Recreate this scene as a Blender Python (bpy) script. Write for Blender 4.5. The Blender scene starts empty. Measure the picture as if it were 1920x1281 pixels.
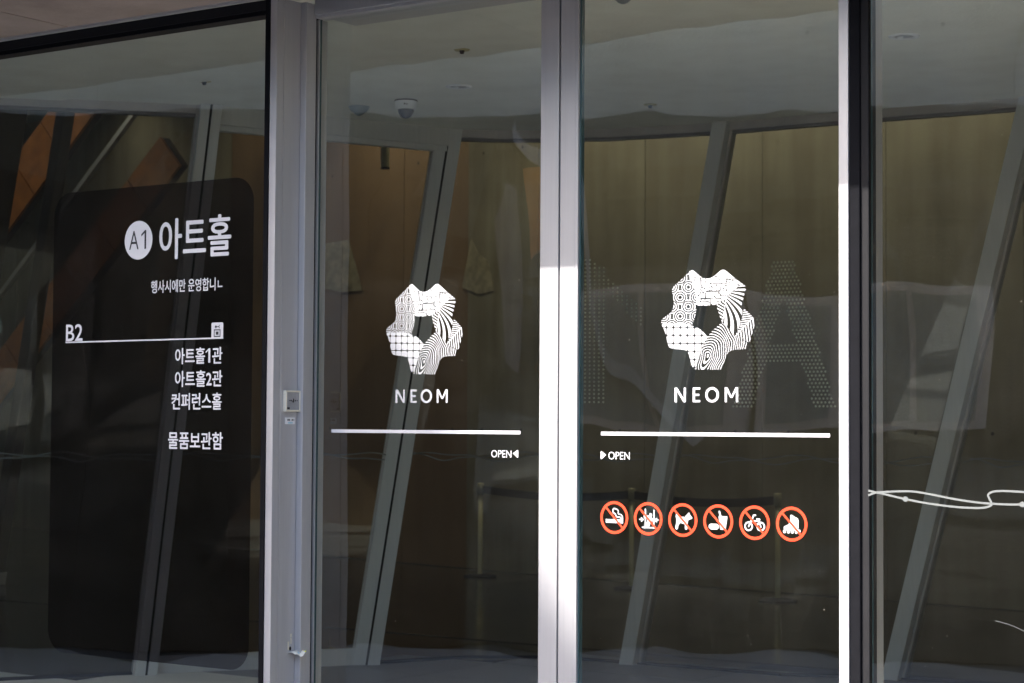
import bpy, bmesh, math, random
import numpy as np
from mathutils import Vector, Matrix

R = math.radians
random.seed(7)
rng = np.random.default_rng(7)
scene = bpy.context.scene
col = scene.collection

# ------------------------------------------------------------------ camera
F_PX, YAW, PITCH, ROLL = 3660.6, 0.606122, 0.042995, 0.005857
fw = Vector((-math.sin(YAW)*math.cos(PITCH), math.cos(YAW)*math.cos(PITCH), math.sin(PITCH)))
r0 = Vector((math.cos(YAW), math.sin(YAW), 0))
u0 = r0.cross(fw)
rr = math.cos(ROLL)*r0 + math.sin(ROLL)*u0
uu = -math.sin(ROLL)*r0 + math.cos(ROLL)*u0
cd = bpy.data.cameras.new('camera')
cam = bpy.data.objects.new('camera', cd)
col.objects.link(cam)
CAM = Vector((0, -6.0, 1.55))
cam.matrix_world = Matrix(((rr.x, uu.x, -fw.x, CAM.x), (rr.y, uu.y, -fw.y, CAM.y), (rr.z, uu.z, -fw.z, CAM.z), (0, 0, 0, 1)))
cd.sensor_fit = 'HORIZONTAL'
cd.sensor_width = 36.0
cd.lens = F_PX/1920*36.0
cd.clip_start = 0.05
cd.clip_end = 2000
cd.dof.use_dof = True
cd.dof.focus_distance = 7.0
cd.dof.aperture_fstop = 7.1
scene.camera = cam

# ------------------------------------------------------------------ sky, sun, exposure
TS = Vector((-0.55, -0.60, 0.55)).normalized()          # towards the sun
w = bpy.data.worlds.new('World')
scene.world = w
w.use_nodes = True
nt = w.node_tree
sky = nt.nodes.new('ShaderNodeTexSky')
sky.sky_type = 'NISHITA'
sky.sun_disc = False
sky.sun_elevation = math.asin(TS.z)
sky.sun_rotation = math.atan2(TS.x, TS.y)
sky.dust_density = 3.0
bg = nt.nodes['Background']
bg.inputs['Strength'].default_value = 0.15
nt.links.new(sky.outputs[0], bg.inputs['Color'])
sl = bpy.data.lights.new('sun', 'SUN')
sl.energy = 2.1
sl.angle = R(0.55)
sl.color = (1.0, 0.955, 0.90)
so = bpy.data.objects.new('sun', sl)
so.rotation_euler = TS.to_track_quat('Z', 'Y').to_euler()
col.objects.link(so)
scene.view_settings.view_transform = 'Standard'
scene.view_settings.look = 'None'
scene.view_settings.gamma = 1
scene.view_settings.exposure = 2.5
scene.render.engine = 'CYCLES'
scene.cycles.max_bounces = 12
scene.cycles.transparent_max_bounces = 24
scene.cycles.caustics_reflective = False
scene.cycles.caustics_refractive = False
scene.cycles.sample_clamp_indirect = 6

# ------------------------------------------------------------------ materials
def new_mat(name):
    m = bpy.data.materials.new(name)
    m.use_nodes = True
    return m, m.node_tree, m.node_tree.nodes['Principled BSDF']

def plain(name, c, rough=0.5, metal=0.0, spec=0.5, var=0.0, scale=8.0, bump=0.0, bscale=60.0, stretch=None):
    m, t, b = new_mat(name)
    b.inputs['Base Color'].default_value = (*c, 1)
    b.inputs['Roughness'].default_value = rough
    b.inputs['Metallic'].default_value = metal
    b.inputs['Specular IOR Level'].default_value = spec
    tc = t.nodes.new('ShaderNodeTexCoord')
    src = tc.outputs['Object']
    if stretch:
        mp = t.nodes.new('ShaderNodeMapping')
        mp.inputs['Scale'].default_value = stretch
        t.links.new(src, mp.inputs['Vector'])
        src = mp.outputs[0]
    if var > 0:
        n = t.nodes.new('ShaderNodeTexNoise')
        n.inputs['Scale'].default_value = scale
        n.inputs['Detail'].default_value = 6
        n.inputs['Roughness'].default_value = 0.65
        t.links.new(src, n.inputs['Vector'])
        cr = t.nodes.new('ShaderNodeValToRGB')
        cr.color_ramp.elements[0].position = 0.3
        cr.color_ramp.elements[1].position = 0.7
        cr.color_ramp.elements[0].color = (*[x*(1-var) for x in c], 1)
        cr.color_ramp.elements[1].color = (*[min(1, x*(1+var)) for x in c], 1)
        t.links.new(n.outputs['Fac'], cr.inputs[0])
        t.links.new(cr.outputs[0], b.inputs['Base Color'])
        mr = t.nodes.new('ShaderNodeMapRange')
        mr.inputs['To Min'].default_value = max(0, rough-0.08)
        mr.inputs['To Max'].default_value = min(1, rough+0.08)
        t.links.new(n.outputs['Fac'], mr.inputs['Value'])
        t.links.new(mr.outputs[0], b.inputs['Roughness'])
    if bump > 0:
        n2 = t.nodes.new('ShaderNodeTexNoise')
        n2.inputs['Scale'].default_value = bscale
        n2.inputs['Detail'].default_value = 4
        t.links.new(src, n2.inputs['Vector'])
        bp = t.nodes.new('ShaderNodeBump')
        bp.inputs['Strength'].default_value = bump
        bp.inputs['Distance'].default_value = 0.01
        t.links.new(n2.outputs['Fac'], bp.inputs['Height'])
        t.links.new(bp.outputs[0], b.inputs['Normal'])
    return m

def concrete(name, base, dark, light, streak=0.5, scale=0.7, rough=0.8):
    """cast concrete: broad clouds, vertical run-down streaks, fine grain"""
    m, t, b = new_mat(name)
    tc = t.nodes.new('ShaderNodeTexCoord')
    n1 = t.nodes.new('ShaderNodeTexNoise')
    n1.inputs['Scale'].default_value = scale
    n1.inputs['Detail'].default_value = 8
    n1.inputs['Roughness'].default_value = 0.6
    t.links.new(tc.outputs['Object'], n1.inputs['Vector'])
    mp = t.nodes.new('ShaderNodeMapping')
    mp.inputs['Scale'].default_value = (5, 5, 0.35)
    t.links.new(tc.outputs['Object'], mp.inputs['Vector'])
    n2 = t.nodes.new('ShaderNodeTexNoise')
    n2.inputs['Scale'].default_value = 1.0
    n2.inputs['Detail'].default_value = 5
    t.links.new(mp.outputs[0], n2.inputs['Vector'])
    n3 = t.nodes.new('ShaderNodeTexNoise')
    n3.inputs['Scale'].default_value = 40
    n3.inputs['Detail'].default_value = 3
    t.links.new(tc.outputs['Object'], n3.inputs['Vector'])
    c1 = t.nodes.new('ShaderNodeValToRGB')
    e = c1.color_ramp.elements
    e[0].position, e[1].position = 0.3, 0.72
    e[0].color, e[1].color = (*dark, 1), (*light, 1)
    mid = e.new(0.5)
    mid.color = (*base, 1)
    t.links.new(n1.outputs['Fac'], c1.inputs[0])
    mx = t.nodes.new('ShaderNodeMix')
    mx.data_type = 'RGBA'
    mx.blend_type = 'MULTIPLY'
    mx.inputs[0].default_value = streak
    c2 = t.nodes.new('ShaderNodeValToRGB')
    c2.color_ramp.elements[0].position, c2.color_ramp.elements[1].position = 0.35, 0.6
    c2.color_ramp.elements[0].color = (0.55, 0.5, 0.45, 1)
    c2.color_ramp.elements[1].color = (1, 1, 1, 1)
    t.links.new(n2.outputs['Fac'], c2.inputs[0])
    t.links.new(c1.outputs[0], mx.inputs[6])
    t.links.new(c2.outputs[0], mx.inputs[7])
    t.links.new(mx.outputs[2], b.inputs['Base Color'])
    b.inputs['Roughness'].default_value = rough
    bp = t.nodes.new('ShaderNodeBump')
    bp.inputs['Strength'].default_value = 0.25
    bp.inputs['Distance'].default_value = 0.01
    t.links.new(n3.outputs['Fac'], bp.inputs['Height'])
    t.links.new(bp.outputs[0], b.inputs['Normal'])
    return m

def glass(name, r0v=0.085, tint=(0.86, 0.90, 0.88), wave=0.12, wscale=1.6, dirt=0.01):
    """clear glazing: Schlick reflection over a tinted see-through layer, float-glass waviness, a trace of dust"""
    m = bpy.data.materials.new(name)
    m.use_nodes = True
    t = m.node_tree
    t.nodes.clear()
    out = t.nodes.new('ShaderNodeOutputMaterial')
    lw = t.nodes.new('ShaderNodeLayerWeight')
    lw.inputs['Blend'].default_value = 0.5
    p = t.nodes.new('ShaderNodeMath'); p.operation = 'POWER'; p.inputs[1].default_value = 5
    t.links.new(lw.outputs['Facing'], p.inputs[0])
    a = t.nodes.new('ShaderNodeMath'); a.operation = 'MULTIPLY_ADD'
    a.inputs[1].default_value = 1-r0v
    a.inputs[2].default_value = r0v
    t.links.new(p.outputs[0], a.inputs[0])
    tr = t.nodes.new('ShaderNodeBsdfTransparent')
    tr.inputs[0].default_value = (*tint, 1)
    gl = t.nodes.new('ShaderNodeBsdfGlossy')
    gl.inputs['Roughness'].default_value = 0.0
    gl.inputs['Color'].default_value = (1, 1, 1, 1)
    tc = t.nodes.new('ShaderNodeTexCoord')
    mp = t.nodes.new('ShaderNodeMapping')
    mp.inputs['Scale'].default_value = (1.0, 1.0, 0.45)
    t.links.new(tc.outputs['Object'], mp.inputs['Vector'])
    n = t.nodes.new('ShaderNodeTexNoise')
    n.inputs['Scale'].default_value = wscale
    n.inputs['Detail'].default_value = 1.5
    t.links.new(mp.outputs[0], n.inputs['Vector'])
    bp = t.nodes.new('ShaderNodeBump')
    bp.inputs['Strength'].default_value = wave
    bp.inputs['Distance'].default_value = 0.1
    t.links.new(n.outputs['Fac'], bp.inputs['Height'])
    t.links.new(bp.outputs[0], gl.inputs['Normal'])
    mx = t.nodes.new('ShaderNodeMixShader')
    t.links.new(a.outputs[0], mx.inputs[0])
    t.links.new(tr.outputs[0], mx.inputs[1])
    t.links.new(gl.outputs[0], mx.inputs[2])
    # dust film
    d = t.nodes.new('ShaderNodeBsdfDiffuse')
    d.inputs[0].default_value = (0.7, 0.68, 0.62, 1)
    nd = t.nodes.new('ShaderNodeTexNoise')
    nd.inputs['Scale'].default_value = 2.2
    nd.inputs['Detail'].default_value = 8
    nd.inputs['Roughness'].default_value = 0.7
    t.links.new(tc.outputs['Object'], nd.inputs['Vector'])
    mr = t.nodes.new('ShaderNodeMapRange')
    mr.inputs['From Min'].default_value = 0.4
    mr.inputs['From Max'].default_value = 0.75
    mr.inputs['To Min'].default_value = dirt*0.4
    mr.inputs['To Max'].default_value = dirt*2.0
    t.links.new(nd.outputs['Fac'], mr.inputs['Value'])
    m2 = t.nodes.new('ShaderNodeMixShader')
    t.links.new(mr.outputs[0], m2.inputs[0])
    t.links.new(mx.outputs[0], m2.inputs[1])
    t.links.new(d.outputs[0], m2.inputs[2])
    t.links.new(m2.outputs[0], out.inputs[0])
    return m

def see_through(name, tint):
    m = bpy.data.materials.new(name)
    m.use_nodes = True
    t = m.node_tree
    t.nodes.clear()
    out = t.nodes.new('ShaderNodeOutputMaterial')
    tr = t.nodes.new('ShaderNodeBsdfTransparent')
    tr.inputs[0].default_value = (*tint, 1)
    t.links.new(tr.outputs[0], out.inputs[0])
    return m

M = {}
M['alu'] = plain('brushed_aluminium', (0.515, 0.506, 0.518), 0.42, 0.35, var=0.04, scale=3, stretch=(30, 30, 0.6))
M['alu_in'] = plain('grey_aluminium', (0.60, 0.61, 0.60), 0.5, 0.0, var=0.05, scale=3, stretch=(20, 20, 0.6))
M['gasket'] = plain('black_rubber', (0.008, 0.008, 0.010), 0.85, spec=0.08, var=0.2, scale=20)
M['dark_frame'] = plain('dark_bronze_frame', (0.016, 0.0155, 0.017), 0.7, 0.0, spec=0.15, var=0.15, scale=6)
M['head_lip'] = plain('inner_head_lip', (0.22, 0.21, 0.215), 0.6, var=0.1, scale=5)  # darker grey lip under the inner head frame
M['head_frame'] = plain('inner_head_frame', (0.50, 0.47, 0.45), 0.5, 0.2, var=0.1, scale=5)
M['glass_edge'] = plain('glass_edge', (0.05, 0.10, 0.11), 0.15, var=0.15, scale=8)
M['glass_out'] = glass('clear_door_glass', 0.11, wave=0.10, dirt=0.004)
M['glass_fix'] = glass('clear_fixed_glass', 0.105, wave=0.07, dirt=0.004)
M['glass_in'] = glass('inner_glass', 0.032, (0.80, 0.83, 0.80), wave=0.05, dirt=0.003)
M['clear'] = see_through('glass_back_face', (0.97, 0.98, 0.975))
M['film'] = see_through('smoked_film', (0.20, 0.175, 0.19))
M['vinyl_emblem'] = plain('dimmed_white_vinyl', (0.50, 0.495, 0.51), 0.5, var=0.03, scale=30)  # white vinyl darkened for sunlit decals, keeps them from clipping
M['vinyl'] = plain('white_vinyl', (0.64, 0.63, 0.655), 0.45, var=0.02, scale=30)
M['vinyl_pale'] = plain('pale_grey_vinyl', (0.15, 0.16, 0.157), 0.5, var=0.03, scale=30)
M['dot_vinyl'] = plain('olive_grey_vinyl', (0.78, 0.82, 0.64), 0.6, var=0.05, scale=30)
M['orange_vinyl'] = plain('orange_red_vinyl', (0.84, 0.060, 0.018), 0.4, var=0.04, scale=30)
M['ink'] = plain('dark_ink', (0.015, 0.014, 0.018), 0.5, var=0.1, scale=30)
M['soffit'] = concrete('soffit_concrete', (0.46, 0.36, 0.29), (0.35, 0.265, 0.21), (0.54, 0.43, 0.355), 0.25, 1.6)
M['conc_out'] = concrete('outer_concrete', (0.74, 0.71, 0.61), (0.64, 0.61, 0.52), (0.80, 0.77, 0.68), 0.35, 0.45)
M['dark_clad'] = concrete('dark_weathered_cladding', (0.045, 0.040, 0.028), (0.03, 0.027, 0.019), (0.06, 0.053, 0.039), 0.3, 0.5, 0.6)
M['conc_in'] = concrete('lobby_concrete', (0.27, 0.250, 0.185), (0.19, 0.173, 0.122), (0.35, 0.33, 0.25), 0.45, 0.6)
M['brown_wall'] = concrete('brown_board', (0.25, 0.165, 0.095), (0.20, 0.13, 0.075), (0.30, 0.205, 0.12), 0.2, 0.35)
M['ceiling'] = concrete('painted_ceiling', (0.82, 0.82, 0.75), (0.76, 0.76, 0.69), (0.86, 0.86, 0.79), 0.12, 0.5)
M['dark_brown'] = plain('dark_brown_paint', (0.055, 0.042, 0.028), 0.5, var=0.1, scale=4)
M['blue_pane'] = plain('pale_blue_pane', (0.22, 0.26, 0.27), 0.3, var=0.2, scale=1.5)
M['mauve_slab'] = plain('mauve_grey_slab', (0.22, 0.195, 0.20), 0.7, var=0.15, scale=3)
M['orange_fin'] = plain('orange_fin_paint', (0.75, 0.28, 0.06), 0.5, var=0.2, scale=9)
M['pale_metal'] = plain('pale_painted_metal', (0.40, 0.42, 0.44), 0.4, var=0.05, scale=5)
M['tie'] = plain('tie_hole_shadow', (0.05, 0.045, 0.035), 0.9, var=0.2, scale=20)
M['stone'] = plain('grey_granite', (0.13, 0.13, 0.14), 0.45, var=0.18, scale=3.0, bump=0.05)
M['paving'] = plain('pale_granite', (0.50, 0.48, 0.45), 0.6, var=0.15, scale=2.5, bump=0.08)
M['bounce_tile'] = plain('pale_bounce_stone', (0.66, 0.63, 0.56), 0.5, var=0.08, scale=2.5, bump=0.03)  # paler than the border tiles, added to bounce light onto the ceiling
M['joint'] = plain('dark_joint', (0.07, 0.07, 0.075), 0.8, var=0.2, scale=9)
M['polished'] = plain('polished_floor', (0.055, 0.050, 0.040), 0.16, var=0.15, scale=1.4)
M['silver'] = plain('silver_cladding', (0.52, 0.54, 0.57), 0.35, 0.7, var=0.08, scale=1.2)
M['orange_panel'] = plain('orange_panel', (0.32, 0.125, 0.03), 0.6, var=0.35, scale=5)
M['steel'] = plain('brass_toned_steel', (0.62, 0.59, 0.40), 0.35, 0.3, var=0.06, scale=12)
M['belt'] = plain('navy_belt', (0.018, 0.018, 0.024), 0.7, var=0.2, scale=30)
M['cream'] = plain('cream_plastic', (0.80, 0.74, 0.60), 0.4, var=0.03, scale=20)
M['plate'] = plain('grey_plate', (0.42, 0.42, 0.44), 0.45, 0.3, var=0.08, scale=60)
M['white_plastic'] = plain('white_plastic', (0.82, 0.82, 0.84), 0.35, var=0.03, scale=20)
M['grey_dome'] = plain('grey_metal_dome', (0.30, 0.35, 0.37), 0.3, 0.5, var=0.05, scale=20)
M['smoke_dome'] = plain('smoked_dome', (0.03, 0.026, 0.026), 0.08, var=0.2, scale=40)
M['brass'] = plain('yellowed_plate', (0.46, 0.42, 0.22), 0.5, var=0.1, scale=20)
M['tape'] = plain('old_tape', (0.70, 0.66, 0.54), 0.7, var=0.08, scale=60)
M['paper'] = plain('printed_paper', (0.78, 0.75, 0.66), 0.7, var=0.1, scale=40)
M['light_patch'] = plain('painted_light_patch', (0.34, 0.31, 0.215), 0.8, var=0.4, scale=7)  # pale tone stands for light reflected in the glass
M['cyan'] = plain('cyan_ink', (0.25, 0.60, 0.75), 0.5, var=0.05, scale=30)
M['pink'] = plain('pink_ink', (0.85, 0.30, 0.45), 0.5, var=0.05, scale=30)
M['yellow'] = plain('yellow_ink', (0.85, 0.78, 0.12), 0.5, var=0.05, scale=30)

def emitter(name, c, s):
    m, t, b = new_mat(name)
    b.inputs['Base Color'].default_value = (*c, 1)
    b.inputs['Emission Color'].default_value = (*c, 1)
    b.inputs['Emission Strength'].default_value = s
    return m
M['lamp'] = emitter('lit_lamp', (1.0, 0.72, 0.40), 3.0)

# ------------------------------------------------------------------ mesh helpers
def tag(o, label=None, cat=None, group=None, kind=None):
    if label: o['label'] = label
    if cat: o['category'] = cat
    if group: o['group'] = group
    if kind: o['kind'] = kind
    return o

def empty(name, loc=(0, 0, 0)):
    o = bpy.data.objects.new(name, None)
    o.location = loc
    o.empty_display_size = 0.1
    col.objects.link(o)
    return o

class MB:
    def __init__(self):
        self.v, self.f, self.mi = [], [], []
    def add(self, vs, fs, mi=0):
        n = len(self.v)
        self.v += [tuple(v) for v in vs]
        self.f += [tuple(i+n for i in f) for f in fs]
        self.mi += [mi]*len(fs)
        return self
    def box(self, x0, x1, y0, y1, z0, z1, mi=0):
        vs = [(x0,y0,z0),(x1,y0,z0),(x1,y1,z0),(x0,y1,z0),(x0,y0,z1),(x1,y0,z1),(x1,y1,z1),(x0,y1,z1)]
        return self.add(vs, [(0,3,2,1),(4,5,6,7),(0,1,5,4),(1,2,6,5),(2,3,7,6),(3,0,4,7)], mi)
    def prism(self, pts, z0, z1, mi=0):
        """pts: plan outline, counter-clockwise"""
        n = len(pts)
        vs = [(p[0], p[1], z0) for p in pts] + [(p[0], p[1], z1) for p in pts]
        fs = [tuple(range(n-1, -1, -1)), tuple(range(n, 2*n))]
        fs += [(i, (i+1) % n, (i+1) % n+n, i+n) for i in range(n)]
        return self.add(vs, fs, mi)
    def hexa(self, b, t, mi=0):
        """b: 4 lower points, t: 4 upper points, same order"""
        return self.add(list(b)+list(t), [(0,3,2,1),(4,5,6,7),(0,1,5,4),(1,2,6,5),(2,3,7,6),(3,0,4,7)], mi)
    def lathe(self, prof, c, seg=32, mi=0):
        """prof: list of (radius, z)"""
        n = len(prof)
        vs = []
        for k in range(seg):
            a = 2*math.pi*k/seg
            for r, z in prof:
                vs.append((c[0]+r*math.cos(a), c[1]+r*math.sin(a), c[2]+z))
        fs = []
        for k in range(seg):
            k2 = (k+1) % seg
            for i in range(n-1):
                fs.append((k*n+i, k2*n+i, k2*n+i+1, k*n+i+1))
        return self.add(vs, fs, mi)
    def build(self, name, mats, parent=None, smooth=False, bevel=0.0, inv=None):
        me = bpy.data.meshes.new(name)
        off = parent.matrix_basis.inverted() if parent else Matrix.Identity(4)
        if parent and parent.parent:
            off = off @ parent.parent.matrix_basis.inverted()
        me.from_pydata([tuple(off @ Vector(v)) for v in self.v], [], self.f)
        if not isinstance(mats, (list, tuple)):
            mats = [mats]
        for m in mats:
            me.materials.append(M[m])
        me.polygons.foreach_set('material_index', self.mi)
        if smooth:
            me.polygons.foreach_set('use_smooth', [True]*len(me.polygons))
        me.update()
        o = bpy.data.objects.new(name, me)
        col.objects.link(o)
        if parent:
            o.parent = parent
        if bevel > 0:
            b = o.modifiers.new('bevel', 'BEVEL')
            b.width = bevel
            b.segments = 2
            b.limit_method = 'ANGLE'
        return o

def pane(name, x0, x1, y, z0, z1, mat, parent, t=0.012, nx=1):
    """glass sheet: reflecting outer face, clear back face, green edges"""
    mb = MB()
    mb.add([(x0,y,z0),(x1,y,z0),(x1,y,z1),(x0,y,z1)], [(0,1,2,3)], 0)
    mb.add([(x0,y+t,z0),(x1,y+t,z0),(x1,y+t,z1),(x0,y+t,z1)], [(3,2,1,0)], 1)
    mb.add([(x0,y,z0),(x0,y+t,z0),(x0,y+t,z1),(x0,y,z1)], [(3,2,1,0)], 2)
    mb.add([(x1,y,z0),(x1,y+t,z0),(x1,y+t,z1),(x1,y,z1)], [(0,1,2,3)], 2)
    return mb.build(name, [mat, 'clear', 'glass_edge'], parent)

# decals -----------------------------------------------------------
def runs_mesh(name, mask, place, mat, parent):
    """mask[row, col] bool -> flat mesh of horizontal runs; place(c, r) -> 3D point"""
    vs, fs = [], []
    H, W = mask.shape
    for r in range(H):
        row = mask[r].astype(np.int8)
        d = np.diff(np.concatenate(([0], row, [0])))
        for a, b in zip(np.where(d == 1)[0], np.where(d == -1)[0]):
            n = len(vs)
            vs += [place(a, r), place(a, r+1), place(b, r+1), place(b, r)]
            fs.append((n, n+1, n+2, n+3))
    mb = MB()
    mb.add(vs, fs)
    return mb.build(name, mat, parent)

def text_fit(name, body, x0, x1, z0, z1, y, mat, parent, bold=0.0, heavy=0.0):
    """lettering stretched to fill a box on the plane y = const"""
    c = bpy.data.curves.new(name, 'FONT')
    c.body = body
    c.offset = bold
    c.resolution_u = 4
    o = bpy.data.objects.new(name, c)
    col.objects.link(o)
    dg = bpy.context.evaluated_depsgraph_get()
    me = bpy.data.meshes.new_from_object(o.evaluated_get(dg))
    bpy.data.objects.remove(o)
    bpy.data.curves.remove(c)
    P = np.array([v.co[:] for v in me.vertices])
    a, b = P.min(0), P.max(0)
    off = parent.matrix_basis.inverted()
    if parent.parent:
        off = off @ parent.parent.matrix_basis.inverted()
    for v in me.vertices:
        u = (v.co.x-a[0])/(b[0]-a[0])
        k = (v.co.y-a[1])/(b[1]-a[1])
        v.co = off @ Vector((x0+u*(x1-x0), y, z0+k*(z1-z0)))
    if heavy > 0:
        V0 = [v.co.copy() for v in me.vertices]
        F0 = [tuple(p.vertices) for p in me.polygons]
        vs, fs2 = [], []
        for k, (sx, sz) in enumerate(((-1, 0), (1, 0), (0, 0.8), (0, -0.8))):
            n0 = len(vs)
            vs += [(v.x+sx*heavy, v.y-0.0002*k, v.z+sz*heavy) for v in V0]
            fs2 += [tuple(i+n0 for i in f) for f in F0]
        me = bpy.data.meshes.new(name)
        me.from_pydata(vs, [], fs2)
    me.materials.clear()
    me.materials.append(M[mat])
    me.update()
    o = bpy.data.objects.new(name, me)
    col.objects.link(o)
    o.parent = parent
    return o

# shapes for masks
def g_circle(X, Y, cx, cy, r):
    return (X-cx)**2+(Y-cy)**2 < r*r
def g_ring(X, Y, cx, cy, r, w):
    d = np.hypot(X-cx, Y-cy)
    return np.abs(d-r) < w/2
def g_cap(X, Y, pts, w):
    m = np.zeros(X.shape, bool)
    for (ax, ay), (bx, by) in zip(pts[:-1], pts[1:]):
        dx, dy = bx-ax, by-ay
        L = dx*dx+dy*dy+1e-9
        t = np.clip(((X-ax)*dx+(Y-ay)*dy)/L, 0, 1)
        m |= np.hypot(X-ax-t*dx, Y-ay-t*dy) < w/2
    return m
def g_poly(X, Y, pts):
    m = np.zeros(X.shape, bool)
    n = len(pts)
    for i in range(n):
        x1, y1 = pts[i]
        x2, y2 = pts[(i+1) % n]
        c = ((y1 > Y) != (y2 > Y)) & (X < (x2-x1)*(Y-y1)/((y2-y1) or 1e-9)+x1)
        m ^= c
    return m
def smooth_path(pts, n=8, closed=False):
    """Catmull-Rom through points"""
    P = [np.array(p, float) for p in pts]
    out = []
    N = len(P)
    rg = range(N if closed else N-1)
    for i in rg:
        p0 = P[(i-1) % N] if closed or i > 0 else P[0]
        p1, p2 = P[i], P[(i+1) % N]
        p3 = P[(i+2) % N] if closed or i+2 < N else P[-1]
        for k in range(n):
            t = k/n
            out.append(tuple(0.5*((2*p1)+(-p0+p2)*t+(2*p0-5*p1+4*p2-p3)*t*t+(-p0+3*p1-3*p2+p3)*t**3)))
    if not closed:
        out.append(tuple(P[-1]))
    return out

# ------------------------------------------------------------------ setting: grounds
def slabs(name, x0, x1, y0, y1, sx, sy, z, mat, parent, clip=None, gap=0.006, brick=0.0):
    """separate slabs with open joints, all sharing one mesh"""
    rows = int((y1-y0)/sy)
    base = None
    for j in range(rows):
        sh = brick*sx*(j % 2)
        for i in range(int((x1-x0)/sx)):
            cx, cy = x0+(i+0.5)*sx+sh, y0+(j+0.5)*sy
            if clip and not clip(cx, cy):
                continue
            if base is None:
                mb = MB()
                mb.box(-sx/2+gap/2, sx/2-gap/2, -sy/2+gap/2, sy/2-gap/2, -0.03, 0)
                base = mb.build(name, mat, None)
                o = base
            else:
                o = base.copy()
                col.objects.link(o)
            o.location = (cx, cy, z+random.uniform(-0.0012, 0.0012))
            o.parent = parent

g = MB()
g.box(-300, 300, -300, -0.30, -0.3, -0.012)
ground = tag(g.build('ground', 'joint'), 'grey granite forecourt paving in front of the entrance', kind='structure')
WALLY = lambda x: -3.33-0.575*(x+10.84)
slabs('paving_slab', -15.0, 0.0, -9.6, -0.35, 0.9, 0.6, 0.0, 'paving', ground,
      clip=lambda x, y: y > WALLY(x)+0.15 and y < -0.6, brick=0.5)
g = MB()
g.box(-20, 4, -0.30, 5.6, -0.3, -0.014)
vfloor = tag(g.build('vestibule_floor', 'joint'), 'grey stone floor between the two glass walls', kind='structure')
slabs('floor_tile', -10.4, 1.6, 0.0, 3.0, 0.75, 0.75, 0.0, 'bounce_tile', vfloor, gap=0.007,
      clip=lambda x, y: x > -7.4 or y < 4.3+1.4*(x+7.6)+0.4)
slabs('border_tile', -10.4, -0.6, 3.0, 5.3, 0.75, 0.75, 0.0, 'stone', vfloor, gap=0.007,
      clip=lambda x, y: y < 5.2 and (x > -7.4 or y < 4.3+1.4*(x+7.6)+0.4))
g = MB()
g.box(-30, 6, 5.6, 16, -0.3, -0.004)
g.box(-30, -6, 0.2, 5.6, -0.3, -0.010)
lfloor = tag(g.build('lobby_floor', 'polished'), 'dark polished lobby floor', kind='structure')

# ------------------------------------------------------------------ overhanging building with its soffit
SZ = 3.245
b = empty('concrete_canopy', (-5, -0.6, SZ))
tag(b, 'brown grey concrete soffit overhanging the glass front', 'canopy')
EDGE = lambda x: -1.23
xs = [-11.6, -9.4, -7.93, -6.30, -4.7, -3.2, -1.7, 2.5]
for i in range(len(xs)-1):
    mb = MB()
    ya, yb = EDGE(xs[i]), EDGE(xs[i+1])
    mb.prism([(xs[i]+0.005, ya), (xs[i+1]-0.005, yb), (xs[i+1]-0.005, -0.24), (xs[i]+0.005, -0.24)], SZ, SZ+0.12)
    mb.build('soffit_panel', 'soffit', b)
mb = MB()
mb.box(-11.6, 2.5, -1.2, -0.24, SZ+0.012, SZ+0.55)
mb.build('slab', 'soffit', b)
mb = MB()
mb.box(-11.6, 2.5, -1.22, 0.6, SZ+0.551, 7.5)
mb.build('upper_wall', 'silver', b)
mb = MB()
mb.box(-11.6, 2.5, -0.262, -0.238, SZ-0.008, SZ+0.012)
mb.build('edge_trim', 'alu', b)

# ------------------------------------------------------------------ fixed glass panels
def fixed_panel(name, x0, x1, left, label):
    o = empty(name, ((x0+x1)/2, -0.22, 0))
    tag(o, label, 'glass panel', 'fixed glass panels of the entrance front')
    pane('glass', x0+0.01, x1-0.01, -0.22, 0.05, 3.215, 'glass_fix', o)
    mb = MB(); mb.box(x0, x1, -0.232, -0.16, 3.197, 3.237)
    mb.build('top_frame', 'dark_frame', o, bevel=0.002)
    mb = MB(); mb.box(x0, x1, -0.225, -0.15, 3.180, 3.1965)
    mb.build('top_gasket', 'gasket', o)
    mb = MB(); mb.box(x0, x1, -0.245, -0.16, 0.0, 0.06)
    mb.build('bottom_frame', 'dark_frame', o, bevel=0.002)
    return o
lp = fixed_panel('glass_panel', -11.4, -5.195, True, 'fixed glass panel left of the doors carrying the dark sign film')
mb = MB(); mb.box(-5.196, -5.1745, -0.236, -0.17, 0.0, 3.236)
mb.build('gasket', 'gasket', lp)
rp = fixed_panel('glass_panel', -2.618, -0.2, False, 'fixed glass panel right of the doors with a pale looping line')
mb = MB(); mb.box(-2.6825, -2.6455, -0.226, -0.15, 0.0, 3.236)
mb.build('gasket', 'gasket', rp, bevel=0.003)
mb = MB(); mb.box(-2.645, -2.6175, -0.218, -0.16, 0.0, 3.236)
mb.build('frame_lip', 'dark_frame', rp, bevel=0.002)

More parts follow.
